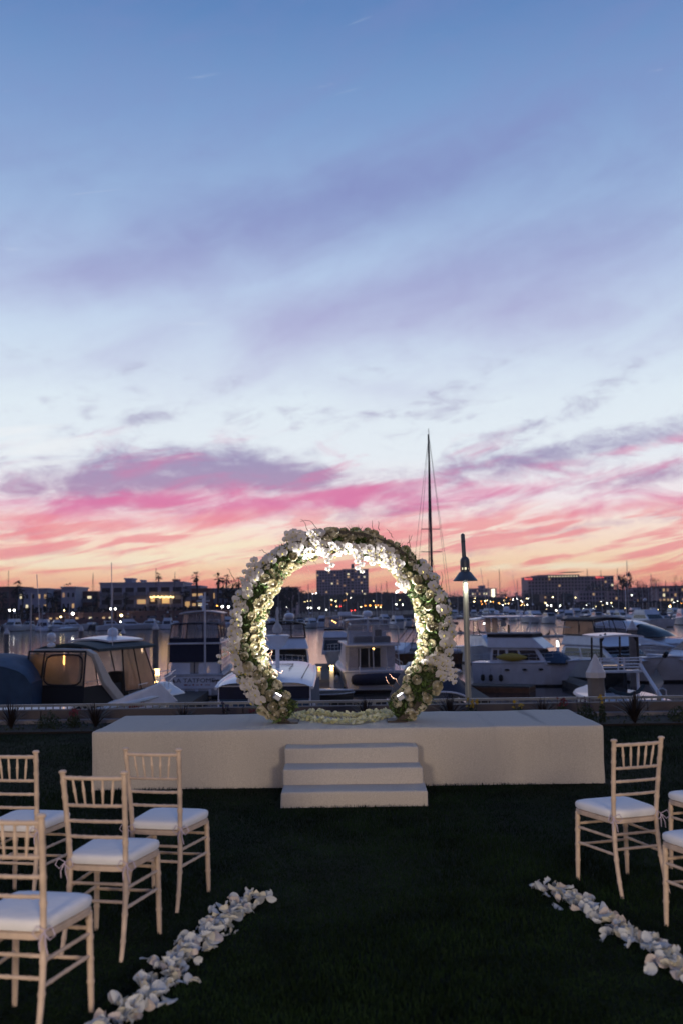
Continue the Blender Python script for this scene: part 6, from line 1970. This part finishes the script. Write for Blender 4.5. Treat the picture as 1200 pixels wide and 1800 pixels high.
# sailboats: px, top py, Y
spec = [(14, 1003, 262, 1), (162, 1007, 262, 1), (119, 1044, 240, 0), (272, 998, 262, 1), (308, 1005, 268, 1), (75, 1060, 240, 0)]
for px, py, Y, k in spec:
    zt = at(px, py, Y).z - WZ
    place(sp[k], gx(px, Y, WZ + 6), Y, rnd.uniform(-.4, .4), 'sailing boat with bare mast moored before the left shore apartments', 'sailing boats below the left apartments', 1.0, zt / 12)
for i in range(26):
    px = 466 + 9.6 * i + rnd.uniform(-4, 4); Y = rnd.uniform(250, 330); py = rnd.uniform(1022, 1056) if 560 > px or px > 645 else rnd.uniform(1044, 1062)
    if i in (20, 21, 22): py = rnd.uniform(1018, 1030)
    zt = at(px, py, Y).z - WZ
    place(sp[i % 3], gx(px, Y, WZ + 6), Y, rnd.uniform(-.5, .5) + (math.pi if i % 2 else 0), 'sailing boat with bare mast moored in the distance inside the arch', 'distant sailing boats seen through the arch', 1.0, zt / 12)
for i, (px, py, Y) in enumerate([(858, 1018, 300), (879, 1000, 330), (909, 1018, 310), (936, 1030, 330), (960, 1022, 320), (978, 1040, 330), (1009, 1030, 300), (1032, 999, 290), (1040, 1040, 340), (1058, 1002, 300), (1066, 1036, 320), (1085, 999, 330), (1107, 985, 250), (1121, 1022, 300),
                                  (1147, 1008, 310), (1152, 1022, 320), (1170, 1020, 290), (1188, 1026, 300), (1140, 1036, 330), (1100, 1036, 340), (990, 1036, 350), (920, 1040, 350), (895, 1040, 340), (805, 1040, 360), (790, 1050, 360), (842, 1046, 360), (1160, 1040, 350), (1128, 1034, 350), (1018, 1042, 350), (1046, 1022, 330)]):
    zt = at(px, py, Y).z - WZ
    place(sp[i % 3], gx(px, Y, WZ + 6), Y, rnd.uniform(-.5, .5) + (math.pi if i % 2 else 0), 'sailing boat with bare mast moored in the distance on the right half of the marina', 'distant sailing boats on the right', 1.0, zt / 12)
# slim masts of boats hidden low behind the near ones
for px, py0, Y, lb in ((55, 1043, 62, 'slim pale mast rising left of the canvas cruiser roof'), (197, 1028, 70, 'slim pale mast rising right of the canvas cruiser roof')):
    t = at(px, py0, Y); m = MB(); m.tube([(0, 0, 0), (0, 0, t.z - WZ)], .045, 6); o = tag(m.build('mast', M_alum), lb, 'mast'); o.location = (t.x, Y, WZ)
# docks of the far marina
for x0, x1, Y, lb in ((-120, -16, 262, 'long floating dock along the left far shore'), (-18, 30, 262, 'floating dock in the middle of the far marina'), (40, 150, 352, 'floating dock on the right of the far marina')):
    o = tag(MB.build((lambda m_: (m_.box(x0, x1, Y, Y + 2, WZ - .3, WZ + .5), m_)[1])(MB()), 'far_dock', M_dock), lb, 'dock')


# --- lamps on the far shore
lm = MB(); lm.tube([(0, 0, 0), (0, 0, 5)], .06, 6); LPm = lm.mesh('pole', M_trunk)
HEADS = {}
for nm, mt_, rr_ in (('w', M_lampw, .17), ('a', M_lampa, .17), ('y', mat('yellow lamp glow', (1, .8, .4), .5, emit=(1, .78, .36), estr=14), .16), ('r', M_lampr, .20), ('o', mat('orange lamp glow', (1, .5, .1), .5, emit=(1, .38, .06), estr=7), .17)):
    hm = MB(); hm.ball((0, 0, 0), rr_, 8, 6); HEADS[nm] = hm.mesh('lamp_head', mt_)


def far_lamp(px, py, Y, k, label, grp, s=1.0):
    p = at(px, py, Y); r = empty('street_lamp', (p.x, Y, WZ + 1.6 if p.z > WZ + 2.2 else WZ), 0, label, 'street lamp', grp)
    H = p.z - r.location.z
    a = inst('pole', LPm, r); a.scale = (1, 1, max(.05, (H - .2) / 5)); h = inst('lamp_head', HEADS[k], r); h.location = (0, 0, H); h.scale = (s, s, s)


L1 = 'lamps on the left far shore'
for px, py, k, s, lb in ((17, 1073, 'w', 1.3, 'left lamp of the bright pair at the far left'), (25, 1073, 'w', 1.3, 'right lamp of the bright pair at the far left'), (195, 1070.5, 'w', 1.2, 'left lamp of the pair before the large apartment house'), (203, 1070.5, 'w', 1.2, 'right lamp of the pair before the large apartment house'),
                         (128, 1079, 'w', 1.9, 'big bright doorway lamp on the left shore'), (107, 1084.5, 'y', 1.2, 'small lamp left of the bright doorway lamp'), (113, 1073, 'y', .8, 'dim yellow lamp above the bright doorway lamp'), (213.5, 1082, 'y', 2.0, 'large warm lamp below the large apartment house'),
                         (391, 1066.5, 'w', 1.5, 'left lamp of the bright pair beside the arch'), (402, 1067, 'w', 1.4, 'right lamp of the bright pair beside the arch'), (382, 1065, 'o', 1.1, 'orange lamp left of the bright pair beside the arch'), (212, 1093, 'w', .8, 'small low lamp at the water on the left shore')):
    far_lamp(px, py, 270 if py < 1090 else 262, k, lb, L1, s)
L2 = 'lamps on the far shore inside the arch'
for px, py, k, s in ((486, 1067.5, 'w', 1.6), (505, 1067.5, 'w', 1.4), (542, 1069, 'w', 1.2), (547, 1069, 'w', 1.1), (561, 1069, 'w', 1.2), (499, 1066, 'y', .8), (550, 1044, 'w', 1.0), (556, 1043, 'w', 1.0), (583, 1055, 'y', 1.5), (590, 1057, 'y', 1.3), (592, 1066, 'y', 1.0),
                     (583, 1063, 'o', .8), (609, 1044, 'y', .9), (598, 1066, 'r', 1.2), (616, 1051, 'w', .7), (636, 1039, 'y', .7), (656, 1056.5, 'y', 1.0), (650, 1064.5, 'o', 1.5), (642, 1065, 'o', .9), (640, 1065, 'o', .8), (659, 1064, 'o', .9), (664, 1064, 'o', .8), (669, 1064, 'o', .8),
                     (634, 1067, 'y', .9), (660, 1067.5, 'y', .9), (668, 1067.5, 'y', .8), (696, 1062.5, 'w', .9), (702, 1055, 'y', .9), (707, 1063, 'w', .9), (608, 1055, 'o', 1.1), (604, 1056, 'o', .8), (617, 1073.5, 'r', 1.0), (623, 1073, 'r', 1.0), (536, 1058, 'y', .8), (541, 1057, 'y', .8), (546, 1056, 'y', .8),
                     (487, 1060.5, 'o', 1.3), (644, 1076, 'y', .8), (574, 1072, 'w', .8), (514, 1064, 'w', .7)):
    far_lamp(px, py, 345 if py > 1060 else 500, k, {'w': 'small white lamp', 'y': 'small yellow lamp', 'o': 'small orange lamp', 'r': 'small red lamp'}[k] + ' on the far shore seen through the arch', {'w': 'white ', 'y': 'yellow ', 'o': 'orange ', 'r': 'red '}[k] + L2, s)
L3 = 'lamps on the right far shore'
rl = [(883, 1063.5, 'w', 1.0), (876, 1060, 'o', 1.2), (866, 1058, 'o', 1.0), (1110, 1046.5, 'w', 1.3), (1058, 1064, 'y', 1.0), (1011, 1051, 'y', 1.2), (968, 1065, 'w', 1.4), (961, 1064, 'w', 1.1), (958, 1060, 'y', 1.2), (984, 1065, 'w', 1.0), (988, 1074, 'w', 1.2), (1025, 1071, 'w', 1.1), (1035, 1074, 'w', 1.0),
      (1042, 1070, 'w', 1.1), (1066.5, 1074, 'w', 1.7), (977, 1073, 'w', 1.2), (1177, 1066, 'y', 2.2), (1074, 1060, 'y', 1.0), (908, 1053, 'w', 1.0), (925, 1052, 'y', 1.1), (901, 1054, 'w', 1.2), (915, 1056, 'y', 1.0), (920, 1061, 'o', 1.0), (893, 1061, 'y', 1.0), (971, 1050, 'y', 1.8), (1197, 1060, 'o', 1.4)]
for i in range(13): rl.append((rnd.uniform(875, 930), rnd.uniform(1050, 1066), rnd.choice('yyoow'), rnd.uniform(.5, .9)))
for i in range(12): rl.append((rnd.uniform(930, 1200), rnd.uniform(1054, 1076), rnd.choice('wwyo'), rnd.uniform(.5, .9)))
for i in range(9): rl.append((rnd.uniform(825, 872), rnd.uniform(1050, 1064), rnd.choice('yyo'), rnd.uniform(.8, 1.4)))
for px, py, k, s in rl:
    far_lamp(px, py, 420 if py > 1056 else 520, k, {'w': 'small white lamp', 'y': 'small yellow lamp', 'o': 'small orange lamp', 'r': 'small red lamp'}[k] + ' among the boats and trees on the right far shore', {'w': 'white ', 'y': 'yellow ', 'o': 'orange ', 'r': 'red '}[k] + L3, s)
# ================================================================== HAZE: thin marine air over the harbour
def haze():
    m = MB(); m.box(-3200, 3200, -80, 5100, WZ - 2.6, 46)
    mt_ = bpy.data.materials.new('marine haze'); mt_.use_nodes = True; nt = mt_.node_tree; nt.nodes.clear()
    o = nt.nodes.new('ShaderNodeOutputMaterial'); v = nt.nodes.new('ShaderNodeVolumePrincipled')
    v.inputs['Color'].default_value = (.82, .80, .90, 1); v.inputs['Density'].default_value = HAZE; v.inputs['Anisotropy'].default_value = .35
    nt.links.new(v.outputs[0], o.inputs['Volume'])
    h = m.build('haze', mt_); tag(h, 'thin violet evening haze over the harbour', 'haze', kind='stuff')


HAZE = .00018
haze()
# ------------------------------------------------------------------ labels of the many far things: by place among their neighbours
ORD = 'leftmost second third fourth fifth sixth seventh eighth ninth tenth eleventh twelfth thirteenth fourteenth fifteenth sixteenth seventeenth eighteenth nineteenth twentieth'.split()
ZONES = [(60, 'at the far left shore'), (176, 'below the pale left blocks'), (322, 'before the large apartment house'), (465, 'just left of the arch'), (556, 'inside the arch left of the tower'), (650, 'inside the arch under the tower'),
         (750, 'inside the arch right of the tower'), (822, 'between arch and lamp post'), (925, 'between lamp post and hotel'), (1005, 'before the left half of the hotel'), (1080, 'before the right half of the hotel'), (1140, 'by the eucalyptus'), (9999, 'at the far right shore')]


def relabel(groups, noun):
    z = {}
    for o in list(COL.objects):
        if o.parent is None and o.get('group') in groups:
            c = CAMROT.transposed() @ (o.location - Vector((0, 0, CAMZ)))
            px = 600 + FPX * c.x / -c.z
            zn = next(t for lim, t in ZONES if px < lim)
            z.setdefault(zn, []).append((px, o))
    for zn, ls in z.items():
        ls.sort(key=lambda t: t[0])
        for i, (px, o) in enumerate(ls):
            n = noun(o)
            if len(ls) == 1: o['label'] = 'lone %s %s' % (n, zn)
            else: o['label'] = '%s%s of the %ss %s' % (ORD[min(i, 19)], ' from the left' if i else '', n, zn)


relabel({'motorboats below the left apartments', 'distant motorboats seen through the arch', 'distant motorboats on the right', 'distant motor yachts with flybridge at right'}, lambda o: 'distant motorboat')
relabel({'sailing boats below the left apartments', 'distant sailing boats seen through the arch', 'distant sailing boats on the right'}, lambda o: 'distant sailboat')
relabel({'row of distant palms left of the hotel', 'tiny distant palms left of the lamp post', 'dark palms before the left blocks'}, lambda o: 'small distant palm')
for c_ in ('white', 'yellow', 'orange', 'red'):
    relabel({c_ + ' lamps on the right far shore', c_ + ' lamps on the far shore inside the arch'}, lambda o, c_=c_: '%s shore lamp' % c_)
